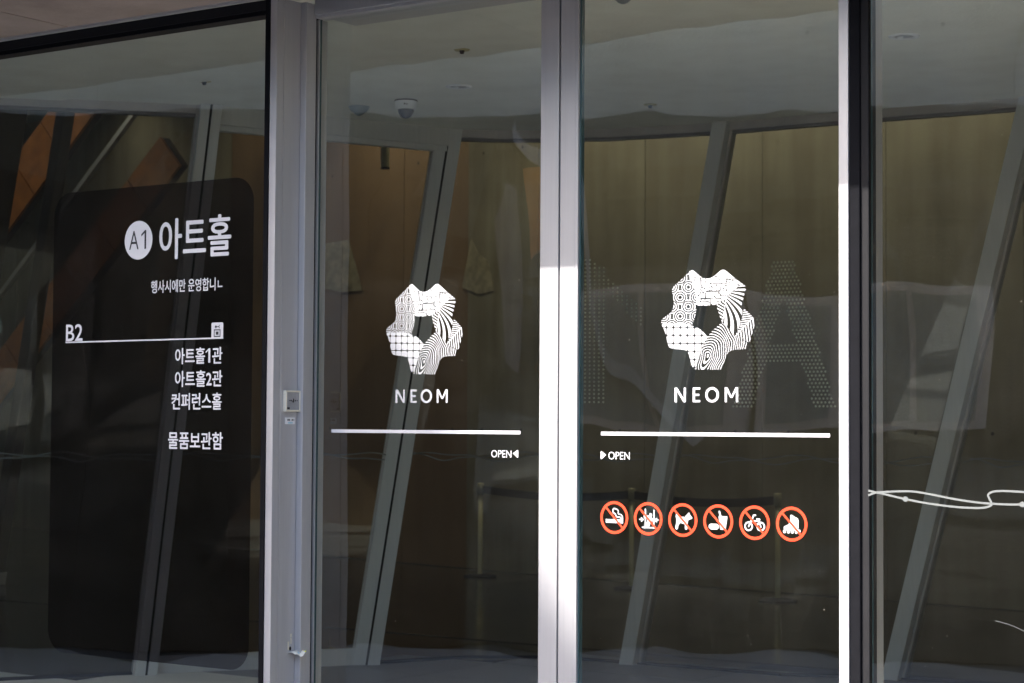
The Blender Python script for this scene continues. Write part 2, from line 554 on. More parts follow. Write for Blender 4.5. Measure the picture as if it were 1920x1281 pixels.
# ------------------------------------------------------------------ door jambs
jl = empty('door_jamb', (-5.14, -0.1, 0))
tag(jl, 'stepped silver aluminium jamb left of the sliding doors, with a cream push button', 'door frame')
def vbar(name, x0, x1, y0, y1, parent, mat='alu', z0=0.0, z1=3.243, bev=0.0015):
    m_ = MB(); m_.box(x0, x1, y0, y1, z0, z1)
    return m_.build(name, mat, parent, bevel=bev)
vbar('front_flange', -5.174, -5.139, -0.231, -0.189, jl)
vbar('reveal_face', -5.174, -5.1395, -0.187, -0.088, jl)
vbar('step', -5.174, -5.110, -0.0865, -0.026, jl)
vbar('core', -5.174, -5.150, -0.19, 0.06, jl, 'alu', bev=0)
vbar('seal', -5.16, -5.124, -0.024, 0.03, jl, 'gasket', bev=0)
jr = empty('door_jamb', (-2.70, -0.1, 0))
tag(jr, 'narrow silver jamb right of the doors, bright white in the sun', 'door frame')
vbar('front_flange', -2.717, -2.683, -0.231, -0.189, jr)
vbar('reveal_face', -2.717, -2.684, -0.1885, 0.04, jr)
vbar('seal', -2.74, -2.7175, -0.02, 0.03, jr, 'gasket', bev=0)

hd = empty('door_header', (-3.9, 0, 3.2))
tag(hd, 'silver header box running above the sliding doors', 'door frame')
mb = MB(); mb.box(-5.109, -2.718, -0.04, 0.22, 3.199, 3.6)
mb.build('header_box', 'alu', hd, bevel=0.002)
mb = MB(); mb.box(-5.109, -2.718, -0.03, 0.03, 3.1865, 3.1985)
mb.build('header_bead', 'alu', hd, bevel=0.001)

# ------------------------------------------------------------------ sliding doors
def door(name, x0, x1, st, label):
    o = empty(name, ((x0+x1)/2, 0, 0.01))
    tag(o, label, 'door', 'pair of sliding glass doors')
    pane('glass', x0, x1, 0.0, 0.02, 3.19, 'glass_out', o)
    sx0, sx1 = st
    mb = MB(); mb.box(sx0, sx1, -0.012, 0.03, 0.012, 3.25)
    s = mb.build('stile', 'alu', o, bevel=0.0015)
    mb = MB(); mb.box(x0, x1, -0.012, 0.03, 0.012, 0.11)
    mb.build('bottom_rail', 'alu', o, bevel=0.0015)
    return o, s
dl, sl_ = door('sliding_door', -5.113, -4.020, (-4.0265, -3.9460), 'left sliding glass door with emblem and leftward open arrow')
dr, sr_ = door('sliding_door', -3.860, -2.690, (-3.9385, -3.8605), 'right sliding glass door with emblem and row of prohibition signs')
mb = MB(); mb.box(-5.1235, -5.1135, -0.006, 0.028, 0.012, 3.186)
mb.build('glass_bead', 'alu', dl)
mb = MB(); mb.box(-3.8600, -3.8545, -0.002, 0.02, 0.012, 3.186)
mb.build('gasket', 'glass_edge', dr)
mb = MB(); mb.box(-3.8740, -3.8725, -0.0125, -0.011, 0.012, 3.25)
mb.build('groove', 'plate', dr)
mb = MB(); mb.box(-3.9455, -3.9390, 0.004, 0.03, 0.012, 3.25)
mb.build('meeting_seal', 'gasket', dl)
mb = MB(); mb.box(-5.18, -5.125, 0.031, 0.06, 0.012, 3.19)
mb.build('rear_stile', 'alu', dl)

# ------------------------------------------------------------------ emblem artwork (crop coordinates, then placed on each door)
def emblem_masks(step=1.7):
    xs = np.arange(80, 895, step)
    ys = np.arange(60, 935, step)
    X, Y = np.meshgrid(xs+step/2, ys+step/2)
    top = smooth_path([(325,92),(352,68),(375,78),(410,110),(445,134),(485,142),(525,132),(565,104),(600,74),(622,68),(645,78),(705,130),(765,178),(812,214),
                       (770,200),(735,225),(690,262),(650,305),(610,345),(565,364),(525,373),(480,377),(440,376),(397,370),(388,300),(372,228),(345,155)], 6, True)
    left = smooth_path([(322,95),(343,156),(370,230),(386,302),(394,374),(388,432),(374,490),(356,540),(338,546),(280,531),(190,529),(98,537),
                        (88,502),(126,468),(168,436),(188,400),(194,345),(186,290),(178,245),(190,212),(240,166),(290,122)], 6, True)
    solar = smooth_path([(95,540),(190,531),(280,533),(338,548),(372,558),(408,572),(440,596),(470,626),(485,648),(462,690),(438,750),(415,820),(398,880),(388,928),
                         (368,920),(350,890),(336,835),(320,788),(296,766),(250,759),(190,753),(156,740),(140,700),(124,630),(108,580)], 6, True)
    finger = smooth_path([(487,648),(512,616),(545,580),(582,548),(612,526),(650,562),(690,606),(722,642),(775,668),(820,694),(826,716),(818,746),(785,752),(730,756),(685,766),
                          (655,794),(636,842),(618,900),(596,928),(500,929),(392,928),(402,880),(419,820),(442,750),(466,690)], 6, True)
    palm_a = smooth_path([(812,214),(803,262),(790,318),(776,376),(782,425),(776,470),(760,540),(735,610),(720,640),(690,604),(650,558),(614,520),(596,478),(577,420),(567,366),
                          (612,346),(652,306),(692,264),(737,227),(772,204)], 6, True)
    palm_b = smooth_path([(795,412),(815,420),(852,456),(884,500),(880,560),(866,612),(852,656),(838,690),(775,664),(724,640),(745,595),(765,540),(782,470)], 6, True)
    out = {}
    # waves
    reg = g_poly(X, Y, left)
    cs = []
    for k in range(-1, 8):
        for j in range(-1, 5):
            cs.append((178+72*j, 215+85*k+(42.5 if False else 0)+(0 if j % 2 == 0 else 0)))
    cs = [(322,215),(250,305),(322,385),(250,470),(322,555),(178,215),(178,385),(178,555),(106,470),(394,305),(394,470),(250,135),(106,300),(322,47),(394,135),(250,640)]
    d = np.full(X.shape, 1e9)
    for cx, cy in cs:
        d = np.minimum(d, np.hypot(X-cx, Y-cy)+(6.0 if cx in (250, 106) else 0.0)*0)
    out['wave_motif'] = reg & (d > 15) & (((d-15) % 19.0) < 9.0)
    # circuit board
    reg = g_poly(X, Y, top)
    m = reg.copy()
    r2 = np.random.default_rng(3)
    for k in range(26):
        x, y = r2.uniform(340, 780), r2.uniform(90, 360)
        pts = [(x, y)]
        for s in range(3):
            L = r2.uniform(22, 70)
            a = r2.choice([0, 45, -45, 90, 0, 0])
            x += L*math.cos(R(a)); y += L*math.sin(R(a))
            pts.append((x, y))
        m &= ~g_cap(X, Y, pts, 5.0)
        for q in (pts[0], pts[-1]):
            m &= ~g_circle(X, Y, q[0], q[1], 6.5)
    for k in range(34):
        m &= ~g_circle(X, Y, r2.uniform(420, 680), r2.uniform(180, 280), 5.5)
    out['circuit_motif'] = m
    # solar cells
    reg = g_poly(X, Y, solar)
    m = reg.copy()
    for y in (567, 636, 706, 776, 846, 916):
        m &= ~(np.abs(Y-y) < 2.6)
        for x in (130, 191, 252, 313, 375, 438):
            m &= ~(np.abs(X-x)+np.abs(Y-y) < 14)
    for x in (130, 191, 252, 313, 375, 438):
        m &= ~(np.abs(X-x) < 2.2)
    out['solar_cell_motif'] = m
    # palm fronds
    regA, regB = g_poly(X, Y, palm_a), g_poly(X, Y, palm_b)
    spx = 650-(Y-300)*0.155                       # spine of the first frond
    ang = np.degrees(np.arctan2(Y-235, X-585))
    ang2 = ang+8*np.sin((np.hypot(X-585, Y-235))/120)
    right = (X > spx+3) & (((ang2+3) % 10.5) < 5.2)
    lft = (X < spx-3) & (((Y-0.55*(spx-X)*-1.0 - 300) % 26) < 12)
    spine = np.abs(X-spx) < 3.2
    mA = regA & (right | lft | spine) & ~regB
    # second frond: spine from (722,642) to (872,478)
    ux, uy = 150/222.3, -164/222.3
    s = (X-722)*ux+(Y-642)*uy
    n = -(X-722)*uy+(Y-642)*ux                     # >0: lower right of the spine
    lower = (n > 3) & (((s+n*0.85) % 30) < 14.5)
    upper = (n < -3) & (((s-n*1.25) % 30) < 14.5)
    mB = regB & (lower | upper | (np.abs(n) < 3.2))
    out['palm_motif'] = mA | mB
    # fingerprint
    reg = g_poly(X, Y, finger)
    wx = X+5*np.sin(Y/23.0)+3*np.sin(X/17.0)
    wy = Y+4*np.sin(X/29.0)
    xr, yr = wx-488, wy-800
    a = R(18)
    p = xr*math.cos(a)+yr*math.sin(a)
    q = -xr*math.sin(a)+yr*math.cos(a)
    q = np.where(q > 0, q*0.30, q*0.80)
    dd = np.hypot(p*1.12, q)
    wdt = 7.2+0.8*np.sin(X/13.0+Y/31.0)
    out['fingerprint_motif'] = reg & ((dd % 18.0) < wdt)
    return xs, ys, step, out

EX, EY, ES, EM = emblem_masks()
MX, MZ = 4.645e-4, 4.05e-4
def place_emblem(parent, hx, hz):
    e = empty('emblem', (0, 0, 0))
    e.parent = parent
    e.matrix_basis = Matrix.Identity(4)
    px, pz = parent.location.x, parent.location.z
    for nm, mk in EM.items():
        def pl(c, r):
            x = EX[0]+c*ES
            y = EY[0]+r*ES
            return (hx+(x-485)*MX, -0.0012, hz-(y-645)*MZ-0.010*(x-485)/797)
        runs_mesh(nm, mk, pl, 'vinyl_emblem', e)
    return e
place_emblem(dr, -3.327, 1.865)
place_emblem(dl, -4.573, 1.861)

def neom_mask(step=2.0):
    xs = np.arange(195, 765, step); ys = np.arange(1070, 1222, step)
    X, Y = np.meshgrid(xs+step/2, ys+step/2)
    wd = 20
    t, bt = 1082, 1208
    band = (Y > t) & (Y < bt)
    m = (np.abs(X-217) < 10) & band | (np.abs(X-296) < 10) & band
    m |= g_poly(X, Y, [(208,t),(230,t),(306,bt),(284,bt)])
    m |= (np.abs(X-375) < 10) & band
    for y in (t+9, 1145, bt-9):
        m |= (X > 365) & (X < (430 if y != 1145 else 422)) & (np.abs(Y-y) < 9.5)
    ax, ay = 59, 65
    rr1 = ((X-531)/ax)**2+((Y-1145)/ay)**2
    rr2 = ((X-531)/(ax-21))**2+((Y-1145)/(ay-20))**2
    m |= (rr1 < 1) & (rr2 > 1)
    m |= (np.abs(X-648) < 10) & band | (np.abs(X-742) < 10) & band
    m |= g_poly(X, Y, [(638,t),(660,t),(703,1172),(687,1172)]) | g_poly(X, Y, [(752,t),(730,t),(687,1172),(703,1172)])
    return xs, ys, step, m
NX, NY, NS, NM = neom_mask()
def place_neom(parent, cx):
    def pl(c, r):
        x = NX[0]+c*NS; y = NY[0]+r*NS
        return (cx+(x-480)*MX, -0.0012, 1.6354+(1208-y)/126*0.0515)
    runs_mesh('lettering_neom', NM, pl, 'vinyl', parent)
place_neom(dr, -3.331)
place_neom(dl, -4.582)

def flat_box(name, x0, x1, z0, z1, y, mat, parent):
    mb = MB()
    mb.add([(x0,y,z0),(x1,y,z0),(x1,y,z1),(x0,y,z1)], [(0,1,2,3)])
    return mb.build(name, mat, parent)
flat_box('divider_line', -5.032, -4.118, 1.5175, 1.5305, -0.0012, 'vinyl', dl)
flat_box('divider_line', -3.764, -2.858, 1.5165, 1.5295, -0.0012, 'vinyl', dr)
text_fit('lettering_open', 'OPEN', -4.250, -4.158, 1.4300, 1.4575, -0.0012, 'vinyl', dl, 0.0)
text_fit('lettering_open', 'OPEN', -3.732, -3.642, 1.4300, 1.4575, -0.0012, 'vinyl', dr, 0.0)
def tri(name, a, parent, mat='vinyl'):
    P = smooth_path(a, 5, True)
    mb = MB()
    mb.add([(x, -0.0012, z) for x, z in P], [tuple(range(len(P)))])
    return mb.build(name, mat, parent)
tri('arrow', [(-4.151,1.446),(-4.148,1.4435),(-4.132,1.431),(-4.128,1.431),(-4.127,1.435),(-4.127,1.454),(-4.128,1.458),(-4.132,1.458)][::-1], dl)
tri('arrow', [(-3.742,1.446),(-3.745,1.4435),(-3.760,1.431),(-3.764,1.431),(-3.765,1.435),(-3.765,1.454),(-3.764,1.458),(-3.760,1.458)], dr)

# ------------------------------------------------------------------ prohibition signs
def picto(i):
    n = 150
    s = 2.0/n
    a = -1+s*(np.arange(n)+0.5)
    U, V = np.meshgrid(a, -a)
    cen = [(577,556,359,421),(1441,596,371,426),(547,634,381,432),(1460,675,392,437),(471,643.5,401,441),(1435,686.5,415,446)][i]
    def q(*pts):
        return [((x-cen[0])/cen[2], -(y-cen[1]-0.045*(x-cen[0]))/cen[3]) for x, y in pts]
    m = np.zeros(U.shape, bool)
    if i == 0:
        m |= g_poly(U, V, q((355,592),(715,600),(715,702),(355,688)))
        m |= g_cap(U, V, q(*smooth_path([(604,326),(560,330),(540,370),(545,420),(580,450),(608,470),(618,510),(655,542),(710,545),(748,575),(752,630),(752,700)], 4)), 0.085)
        m |= g_cap(U, V, q(*smooth_path([(614,342),(655,352),(680,390),(675,440),(690,468),(740,480),(780,520),(788,570),(788,640),(788,700)], 4)), 0.075)
    elif i == 1:
        m |= g_cap(U, V, q((1368,350),(1368,800)), 0.095) | g_cap(U, V, q((1590,380),(1590,735)), 0.095)
        c = q((1505,500))[0]
        m |= g_circle(U, V, c[0], c[1], 0.112)
        m |= g_cap(U, V, q((1355,540),(1440,550),(1550,625)), 0.19)
        m |= g_poly(U, V, q((1410,540),(1500,580),(1500,700),(1470,800),(1400,800),(1420,690)))
        m |= g_cap(U, V, q((1430,690),(1380,770),(1350,815)), 0.13)
        m |= g_cap(U, V, q((1290,812),(1620,834)), 0.085)
        m |= g_cap(U, V, q((1218,606),(1310,610)), 0.08) | g_cap(U, V, q((1265,570),(1312,610),(1268,655)), 0.08)
        m |= g_cap(U, V, q((1705,632),(1615,628)), 0.08) | g_cap(U, V, q((1665,590),(1615,628),(1662,674)), 0.08)
    elif i == 2:
        m |= g_poly(U, V, q((372,478),(388,480),(436,548),(580,550),(686,668),(676,720),(662,760),(664,850),(604,850),(600,746),(482,706),(428,780),(420,850),(356,850),(350,800),(374,720),(380,600),(358,540)))
        for p in ((388,840),(634,848)):
            c = q(p)[0]; m |= g_circle(U, V, c[0], c[1], 0.082)
        m |= g_poly(U, V, q((602,548),(708,436),(722,460),(730,490),(768,540),(798,578),(790,606),(718,620),(694,655)))
    elif i == 3:
        m |= g_poly(U, V, q((1468,538),(1703,545),(1655,893),(1512,890)))
        m |= g_cap(U, V, q((1490,428),(1520,535)), 0.115)
        m |= g_poly(U, V, q((1255,728),(1420,735),(1478,775),(1480,840),(1435,888),(1265,880),(1212,835),(1210,775)))
    elif i == 4:
        c1, c2 = q((316,733))[0], q((635,743))[0]
        for c in (c1, c2):
            m |= g_ring(U, V, c[0], c[1], 0.232, 0.10)
        m |= g_cap(U, V, q((318,733),(372,610),(425,515),(450,450),(495,452)), 0.095)
        m |= g_cap(U, V, q((385,600),(560,600)), 0.10) | g_cap(U, V, q((575,570),(600,640),(640,755)), 0.085)
        m |= g_cap(U, V, q((535,552),(605,560)), 0.10) | g_cap(U, V, q((600,620),(540,690)), 0.07)
    else:
        m |= g_poly(U, V, q(*smooth_path([(1402,458),(1440,450),(1475,470),(1520,502),(1585,535),(1614,590),(1618,700),(1612,810),(1590,842),(1420,832),(1250,815),(1222,775),(1245,735),(1325,705),(1392,640),(1398,540)], 4, True)))
        m |= g_cap(U, V, q((1240,828),(1640,856)), 0.075)
        for p in ((1245,875),(1350,882),(1452,888),(1556,892),(1630,870)):
            c = q(p)[0]; m |= g_circle(U, V, c[0], c[1], 0.098)
    return m
SIGN_NAMES = ['no_smoking_sign', 'no_door_forcing_sign', 'no_dogs_sign', 'no_food_sign', 'no_bicycle_sign', 'no_skating_sign']
RS = 0.0588
for i in range(6):
    cx, cz = -3.706+i*0.1412, 1.2215
    e = empty(SIGN_NAMES[i], (0, 0, 0))
    e.parent = dr
    e.matrix_basis = Matrix.Identity(4)
    mk = picto(i)
    n = mk.shape[0]
    runs_mesh('pictogram', mk, lambda c, r: (cx+(-1+2*c/n)*RS, -0.0012, cz+(1-2*r/n)*RS), 'vinyl_emblem', e)
    mb = MB()
    N = 64
    vs = []
    for k in range(N):
        a = 2*math.pi*k/N
        for rad in (RS, RS*0.828):
            vs.append((cx+rad*math.cos(a), -0.0016, cz+rad*math.sin(a)))
    mb.add(vs, [(2*k, 2*k+1, (2*k+3) % (2*N), (2*k+2) % (2*N)) for k in range(N)])
    mb.build('ring', 'orange_vinyl', e)
    mb = MB()
    dx, dz = 0.62*RS, -0.64*RS
    L = math.hypot(dx, dz)
    wx, wz = -dz/L*RS*0.062, dx/L*RS*0.062
    dx *= 0.96; dz *= 0.96
    mb.add([(cx-dx-wx, -0.0020, cz-dz-wz), (cx+dx-wx, -0.0020, cz+dz-wz), (cx+dx+wx, -0.0020, cz+dz+wz), (cx-dx+wx, -0.0020, cz-dz+wz)], [(0,1,2,3)])
    mb.build('slash', 'orange_vinyl', e)

# ------------------------------------------------------------------ dark sign film on the left panel
KF = 5.78/6.0
fx = lambda x: x*KF
fz = lambda z: 1.55+(z-1.55)*KF
YD = -0.2212
fs = empty('sign_film', (0, 0, 0)); fs.parent = lp; fs.matrix_basis = Matrix.Identity(4)
X0, X1, Z0, Z1 = fx(-6.678), fx(-5.476), fz(0.534), fz(2.578)
pts = []
rad = 0.10
for cx_, cz_, a0 in ((X1-rad, Z1-rad, 0), (X0+rad, Z1-rad, 90), (X0+rad, Z0+rad, 180), (X1-rad, Z0+rad, 270)):
    for k in range(9):
        a = R(a0+90*k/8)
        pts.append((cx_+rad*math.cos(a), -0.205, cz_+rad*math.sin(a)))
mb = MB(); mb.add(pts, [tuple(range(len(pts)))[::-1]])
mb.build('film_sheet', 'film', fs)
# A1 roundel
mb = MB()
ccx, ccz, cr = fx(-6.1275), fz(2.3415), 0.0838*KF
mb.add([(ccx+cr*math.cos(2*math.pi*k/48), YD, ccz+cr*math.sin(2*math.pi*k/48)) for k in range(48)], [tuple(range(48))])
mb.build('roundel', 'vinyl', fs)
def glyph_one(name, x0, x1, z0, z1, y, mat, parent, sw=0.36):
    w_ = x1-x0; h_ = z1-z0
    mb = MB()
    st_ = w_*sw
    mb.add([(x1-st_, y, z0), (x1, y, z0), (x1, y, z1), (x1-st_*0.8, y, z1), (x0, y, z1-h_*0.22), (x0, y, z1-h_*0.22-h_*0.12), (x1-st_, y, z1-h_*0.155)], [(0,1,2,3,6), (3,4,5,6)])
    return mb.build(name, mat, parent)
text_fit('lettering_roundel', 'A', ccx-0.056*KF, ccx+0.002*KF, ccz-0.038, ccz+0.040, YD-0.0006, 'ink', fs, -0.004)
glyph_one('numeral_roundel', ccx+0.017*KF, ccx+0.047*KF, ccz-0.038, ccz+0.041, YD-0.0006, 'ink', fs, 0.33)
text_fit('lettering_heading', '아트홀', fx(-6.000), fx(-5.588), fz(2.252), fz(2.425), YD, 'vinyl', fs, 0.0, 0.0026)
text_fit('lettering_notice', '행사시에만 운영합니ㄴ', fx(-6.047), fx(-5.632), fz(2.1085), fz(2.1625), YD, 'vinyl', fs, 0.0, 0.0009)
text_fit('lettering_level', 'B2', fx(-6.572), fx(-6.466), fz(1.9125), fz(1.987), YD, 'vinyl', fs, 0.008)
flat_box('rule', fx(-6.573), fx(-5.623), fz(1.9045), fz(1.9105), YD-0.0006, 'vinyl', fs)
# locker icon
mb = MB()
ix0, ix1, iz0, iz1 = fx(-5.690), fx(-5.6235), fz(1.9045), fz(1.9730)
mb.add([(ix0, YD-0.001, iz0), (ix1, YD-0.001, iz0), (ix1, YD-0.001, iz1-0.004), (ix1-0.004, YD-0.001, iz1), (ix0+0.004, YD-0.001, iz1), (ix0, YD-0.001, iz1-0.004)], [tuple(range(6))])
ic = mb.build('locker_icon', 'vinyl', fs)
n = 60
uu_, vv_ = np.meshgrid((np.arange(n)+0.5)/n, 1-(np.arange(n)+0.5)/n)
mk = ((np.maximum(np.abs(uu_-0.5)/0.29, np.abs(vv_-0.35)/0.23) < 1) & ~(np.maximum(np.abs(uu_-0.5)/0.21, np.abs(vv_-0.35)/0.165) < 1))
mk |= np.maximum(np.abs(uu_-0.5)/0.12, np.abs(vv_-0.35)/0.10) < 1
mk |= g_cap(uu_, vv_, [(0.36, 0.74), (0.66, 0.74)], 0.05) | g_ring(uu_, vv_, 0.38, 0.74, 0.06, 0.05) | g_cap(uu_, vv_, [(0.62, 0.74), (0.70, 0.82)], 0.05) | g_cap(uu_, vv_, [(0.62, 0.74), (0.70, 0.66)], 0.05)
runs_mesh('icon_marks', mk, lambda c, r: (ix0+(ix1-ix0)*c/n, YD-0.0016, iz1-(iz1-iz0)*r/n), 'ink', ic.parent)
for body, x0, x1, z0, z1 in (('아트홀', -5.898, -5.727, 1.802, 1.870), ('관', -5.684, -5.628, 1.802, 1.870), ('아트홀2관', -5.897, -5.627, 1.7055, 1.7735),
                             ('컨퍼런스홀', -5.916, -5.629, 1.609, 1.679), ('물품보관함', -5.933, -5.620, 1.4435, 1.5145)):
    if body == '관':
        glyph_one('numeral_row', fx(-5.722), fx(-5.696), fz(1.806), fz(1.866), YD, 'vinyl', fs, 0.42)
    text_fit('lettering_row', body, fx(x0), fx(x1), fz(z0), fz(z1), YD, 'vinyl', fs, 0.0, 0.0014)

# ------------------------------------------------------------------ looping line decal
def ribbon(name, path, wdt, place, mat, parent):
    """flat ribbon along a 2D path (s, z); place(s, z) -> 3D"""
    P = np.array(path, float)
    d = np.gradient(P, axis=0)
    L = np.hypot(d[:, 0], d[:, 1])[:, None]+1e-9
    nrm = np.c_[-d[:, 1], d[:, 0]]/L*wdt/2
    A, B = P+nrm, P-nrm
    mb = MB()
    vs = [place(*p) for p in A]+[place(*p) for p in B]
    N = len(P)
    mb.add(vs, [(i, i+N, i+N+1, i+1) for i in range(N-1)])
    return mb.build(name, mat, parent)
# measured in metres on the panel plane, strand heights about the line's own axis
def px2panel(x, y):          # source photo measurements of this flat decal, turned into panel coordinates
    d = fw+(x-960)/F_PX*rr-(y-640.5)/F_PX*uu
    t = (-0.2212-CAM.y)/d.y
    p = CAM+t*d
    return (p.x, p.z)
S1 = smooth_path([px2panel(*p) for p in [(1628,929),(1642,924),(1660,922.5),(1690,921.3),(1715,922),(1750,928),(1790,936),(1830,942),(1858,944.5),(1890,946),(1917,946),(1960,945)]], 8)
S2 = smooth_path([px2panel(*p) for p in [(1628,920),(1645,924),(1660,927),(1698,936),(1740,944),(1790,950.5),(1825,952.5),(1845,952),(1858,948),(1859,943),(1854,933),(1853,928),(1858,923.5),(1870,921),(1890,921),(1930,923.5),(1970,928)]], 8)
lo = empty('looping_line', (0, 0, 0)); lo.parent = rp; lo.matrix_basis = Matrix.Identity(4)
ribbon('strand', S1, 0.0064, lambda s, z: (s, -0.2212, z), 'vinyl_pale', lo)
ribbon('strand', S2, 0.0064, lambda s, z: (s, -0.2218, z), 'vinyl_pale', lo)
for q in ((1698,936),(1917,946)):
    c = px2panel(*q)
    mb = MB()
    mb.add([(c[0]+0.0095*math.cos(2*math.pi*k/20), -0.2224, c[1]+0.0085*math.sin(2*math.pi*k/20)) for k in range(20)], [tuple(range(20))])
    mb.build('bead', 'vinyl_pale', lo)

# ------------------------------------------------------------------ push button, sticker and torn paper on the jamb reveal
XR = -5.1385
bx = empty('push_button', (XR, -0.125, 1.64))
tag(bx, 'cream framed exit push button on the left jamb', 'push button')
bx_m = MB()
y0, y1, z0, z1 = -0.172, -0.082, 1.600, 1.6835
bx_m.box(XR-0.0005, XR+0.016, y0, y1, z0, z0+0.007)
bx_m.box(XR-0.0005, XR+0.016, y0, y1, z1-0.007, z1)
bx_m.box(XR-0.0005, XR+0.016, y0, y0+0.007, z0+0.0071, z1-0.0071)
bx_m.box(XR-0.0005, XR+0.016, y1-0.007, y1, z0+0.0071, z1-0.0071)
bx_m.build('frame', 'cream', bx, bevel=0.0015)
mb = MB(); mb.box(XR, XR+0.012, y0+0.0071, y1-0.0071, z0+0.0071, z1-0.0071)
mb.build('plate', 'plate', bx)
mb = MB()
mb.add([(XR+0.0135, -0.127+0.0058*math.cos(2*math.pi*k/16), 1.6435+0.0085*math.sin(2*math.pi*k/16)) for k in range(16)], [tuple(range(16))])
for yy, hh in ((-0.147, 0.002), (-0.138, 0.003), (-0.114, 0.003), (-0.103, 0.0018)):
    mb.add([(XR+0.0135, yy-0.003, 1.6435-hh), (XR+0.0135, yy+0.003, 1.6435-hh), (XR+0.0135, yy+0.003, 1.6435+hh), (XR+0.0135, yy-0.003, 1.6435+hh)], [(0,1,2,3)])
mb.add([(XR+0.0135, -0.163, 1.609), (XR+0.0135, -0.147, 1.609), (XR+0.0135, -0.147, 1.617), (XR+0.0135, -0.163, 1.617)], [(0,1,2,3)])
mb.build('push_mark', 'ink', bx)['kind'] = 'stuff'
mb = MB()
mb.add([(XR+0.0137, -0.1335, 1.644), (XR+0.0137, -0.130, 1.644), (XR+0.0137, -0.130, 1.650), (XR+0.0137, -0.1335, 1.650)], [(0,1,2,3)])
mb.build('button_glint', 'white_plastic', bx)
st = empty('sticker', (XR, -0.13, 1.563))
tag(st, 'small white label stuck below the push button', 'sticker')
mb = MB(); mb.box(XR, XR+0.0012, -0.160, -0.102, 1.550, 1.5765)
mb.build('label_sheet', 'white_plastic', st)
mb = MB()
for ya, yb in ((-0.146, -0.140), (-0.137, -0.132), (-0.121, -0.115), (-0.110, -0.107)):
    mb.box(XR+0.0013, XR+0.0018, ya, yb, 1.5635, 1.571)
mb.build('print', 'ink', st)
mb = MB(); mb.box(XR+0.0013, XR+0.0018, -0.144, -0.116, 1.5535, 1.557)
mb.build('blue_stripe', 'cyan', st)

lk = empty('lock_hole', (XR, -0.11, 0.66))
tag(lk, 'round black lock hole low on the left jamb with old tape', 'lock hole')
mb = MB(); mb.add([(XR+0.001, -0.1155+0.0062*math.cos(2*math.pi*k/20), 0.664+0.0085*math.sin(2*math.pi*k/20)) for k in range(20)], [tuple(range(20))])
mb.build('hole', 'gasket', lk)
for ya, yb, za, zb in ((-0.131, -0.122, 0.660, 0.692), (-0.116, -0.106, 0.708, 0.722), (-0.115, -0.107, 0.682, 0.706)):
    mb = MB(); mb.box(XR+0.0003, XR+0.0012, ya, yb, za, zb)
    mb.build('tape_strip', 'tape', lk)
pp = empty('torn_paper', (XR, -0.1, 0.652))
tag(pp, 'crumpled scrap of printed paper sticking out below the lock hole', 'paper')
mb = MB()
gp = []
N1, N2 = 9, 7
for i in range(N1):
    for j in range(N2):
        a = i/(N1-1); c = j/(N2-1)
        y = -0.128+a*0.062
        x = XR+0.001+c*0.060*(0.55+0.45*math.sin(a*3.0))
        z = 0.650+0.006*a+0.008*math.sin(6*a+3*c)*c-0.006*c+0.004*math.sin(15*a*c)
        gp.append((x, y, z))
mb.add(gp, [(i*N2+j, i*N2+j+1, (i+1)*N2+j+1, (i+1)*N2+j) for i in range(N1-1) for j in range(N2-1)])
o = mb.build('sheet', ['paper', 'yellow', 'pink', 'cyan'], pp)
for k, p in enumerate(o.data.polygons):
    i, j = divmod(k, N2-1)
    if (i, j) in ((6, 4), (6, 5), (5, 5)): p.material_index = 1
    if (i, j) in ((7, 3), (7, 4)): p.material_index = 2
    if (i, j) in ((4, 2), (7, 5)): p.material_index = 3

# ------------------------------------------------------------------ vestibule ceiling and what hangs from it
CH = 3.5
mb = MB()
mb.prism([(-10.35, 0.23), (1.0, 0.23), (1.0, 2.045), (-8.93, 2.045), (-10.35, 0.4)], CH-0.012, CH+0.2)
mb.prism([(-8.92, 2.055), (1.0, 2.055), (1.0, 5.22), (-1.0, 5.22), (-4.0, 5.17), (-5.0, 5.08), (-5.98, 5.04), (-6.75, 4.89), (-7.12, 4.73), (-7.42, 4.54), (-7.655, 4.32), (-8.33, 2.76)], CH, CH+0.2)
mb.prism([(-8.93, 2.04), (1.0, 2.04), (1.0, 2.06), (-8.92, 2.06)], CH+0.05, CH+0.19)
ceil = tag(mb.build('ceiling', 'ceiling'), 'off-white vestibule ceiling', kind='structure')

def sprinkler(x, y, label):
    z = CH if y > 2.05 else CH-0.012
    o = empty('sprinkler_head', (x, y, z))
    tag(o, label, 'sprinkler', 'sprinkler heads in the vestibule ceiling')
    mb = MB(); mb.lathe([(0.0, -0.006), (0.038, -0.006), (0.042, 0.0)], (x, y, z), 24)
    mb.build('cover_plate', 'brass', o, True)
    mb = MB(); mb.lathe([(0.0, -0.024), (0.010, -0.022), (0.014, -0.006)], (x, y, z), 16)
    mb.build('nozzle', 'gasket', o, True)
sprinkler(-5.957, 2.122, 'yellowed sprinkler head above the camera, seen through the left door')
sprinkler(-6.021, 4.143, 'small yellowed sprinkler head seen high through the right door')
sprinkler(-7.740, 2.075, 'small yellowed sprinkler head seen through the left glass panel')
def downlight(x, y, label):
    z = CH if y > 2.05 else CH-0.012
    o = empty('downlight', (x, y, z))
    tag(o, label, 'downlight', 'recessed downlights in the vestibule ceiling')
    mb = MB(); mb.lathe([(0.078, 0.0005), (0.074, -0.006), (0.055, -0.007), (0.048, -0.002)], (x, y, z), 32)
    mb.build('trim_ring', 'white_plastic', o, True)
    mb = MB(); mb.lathe([(0.0, -0.001), (0.048, -0.0015)], (x, y, z), 24)
    mb.build('reflector', 'plate', o, True)
    mb = MB(); mb.lathe([(0.0, -0.009), (0.014, -0.007), (0.018, -0.002)], (x-0.02, y, z), 12)
    mb.build('lamp', 'white_plastic', o, True)
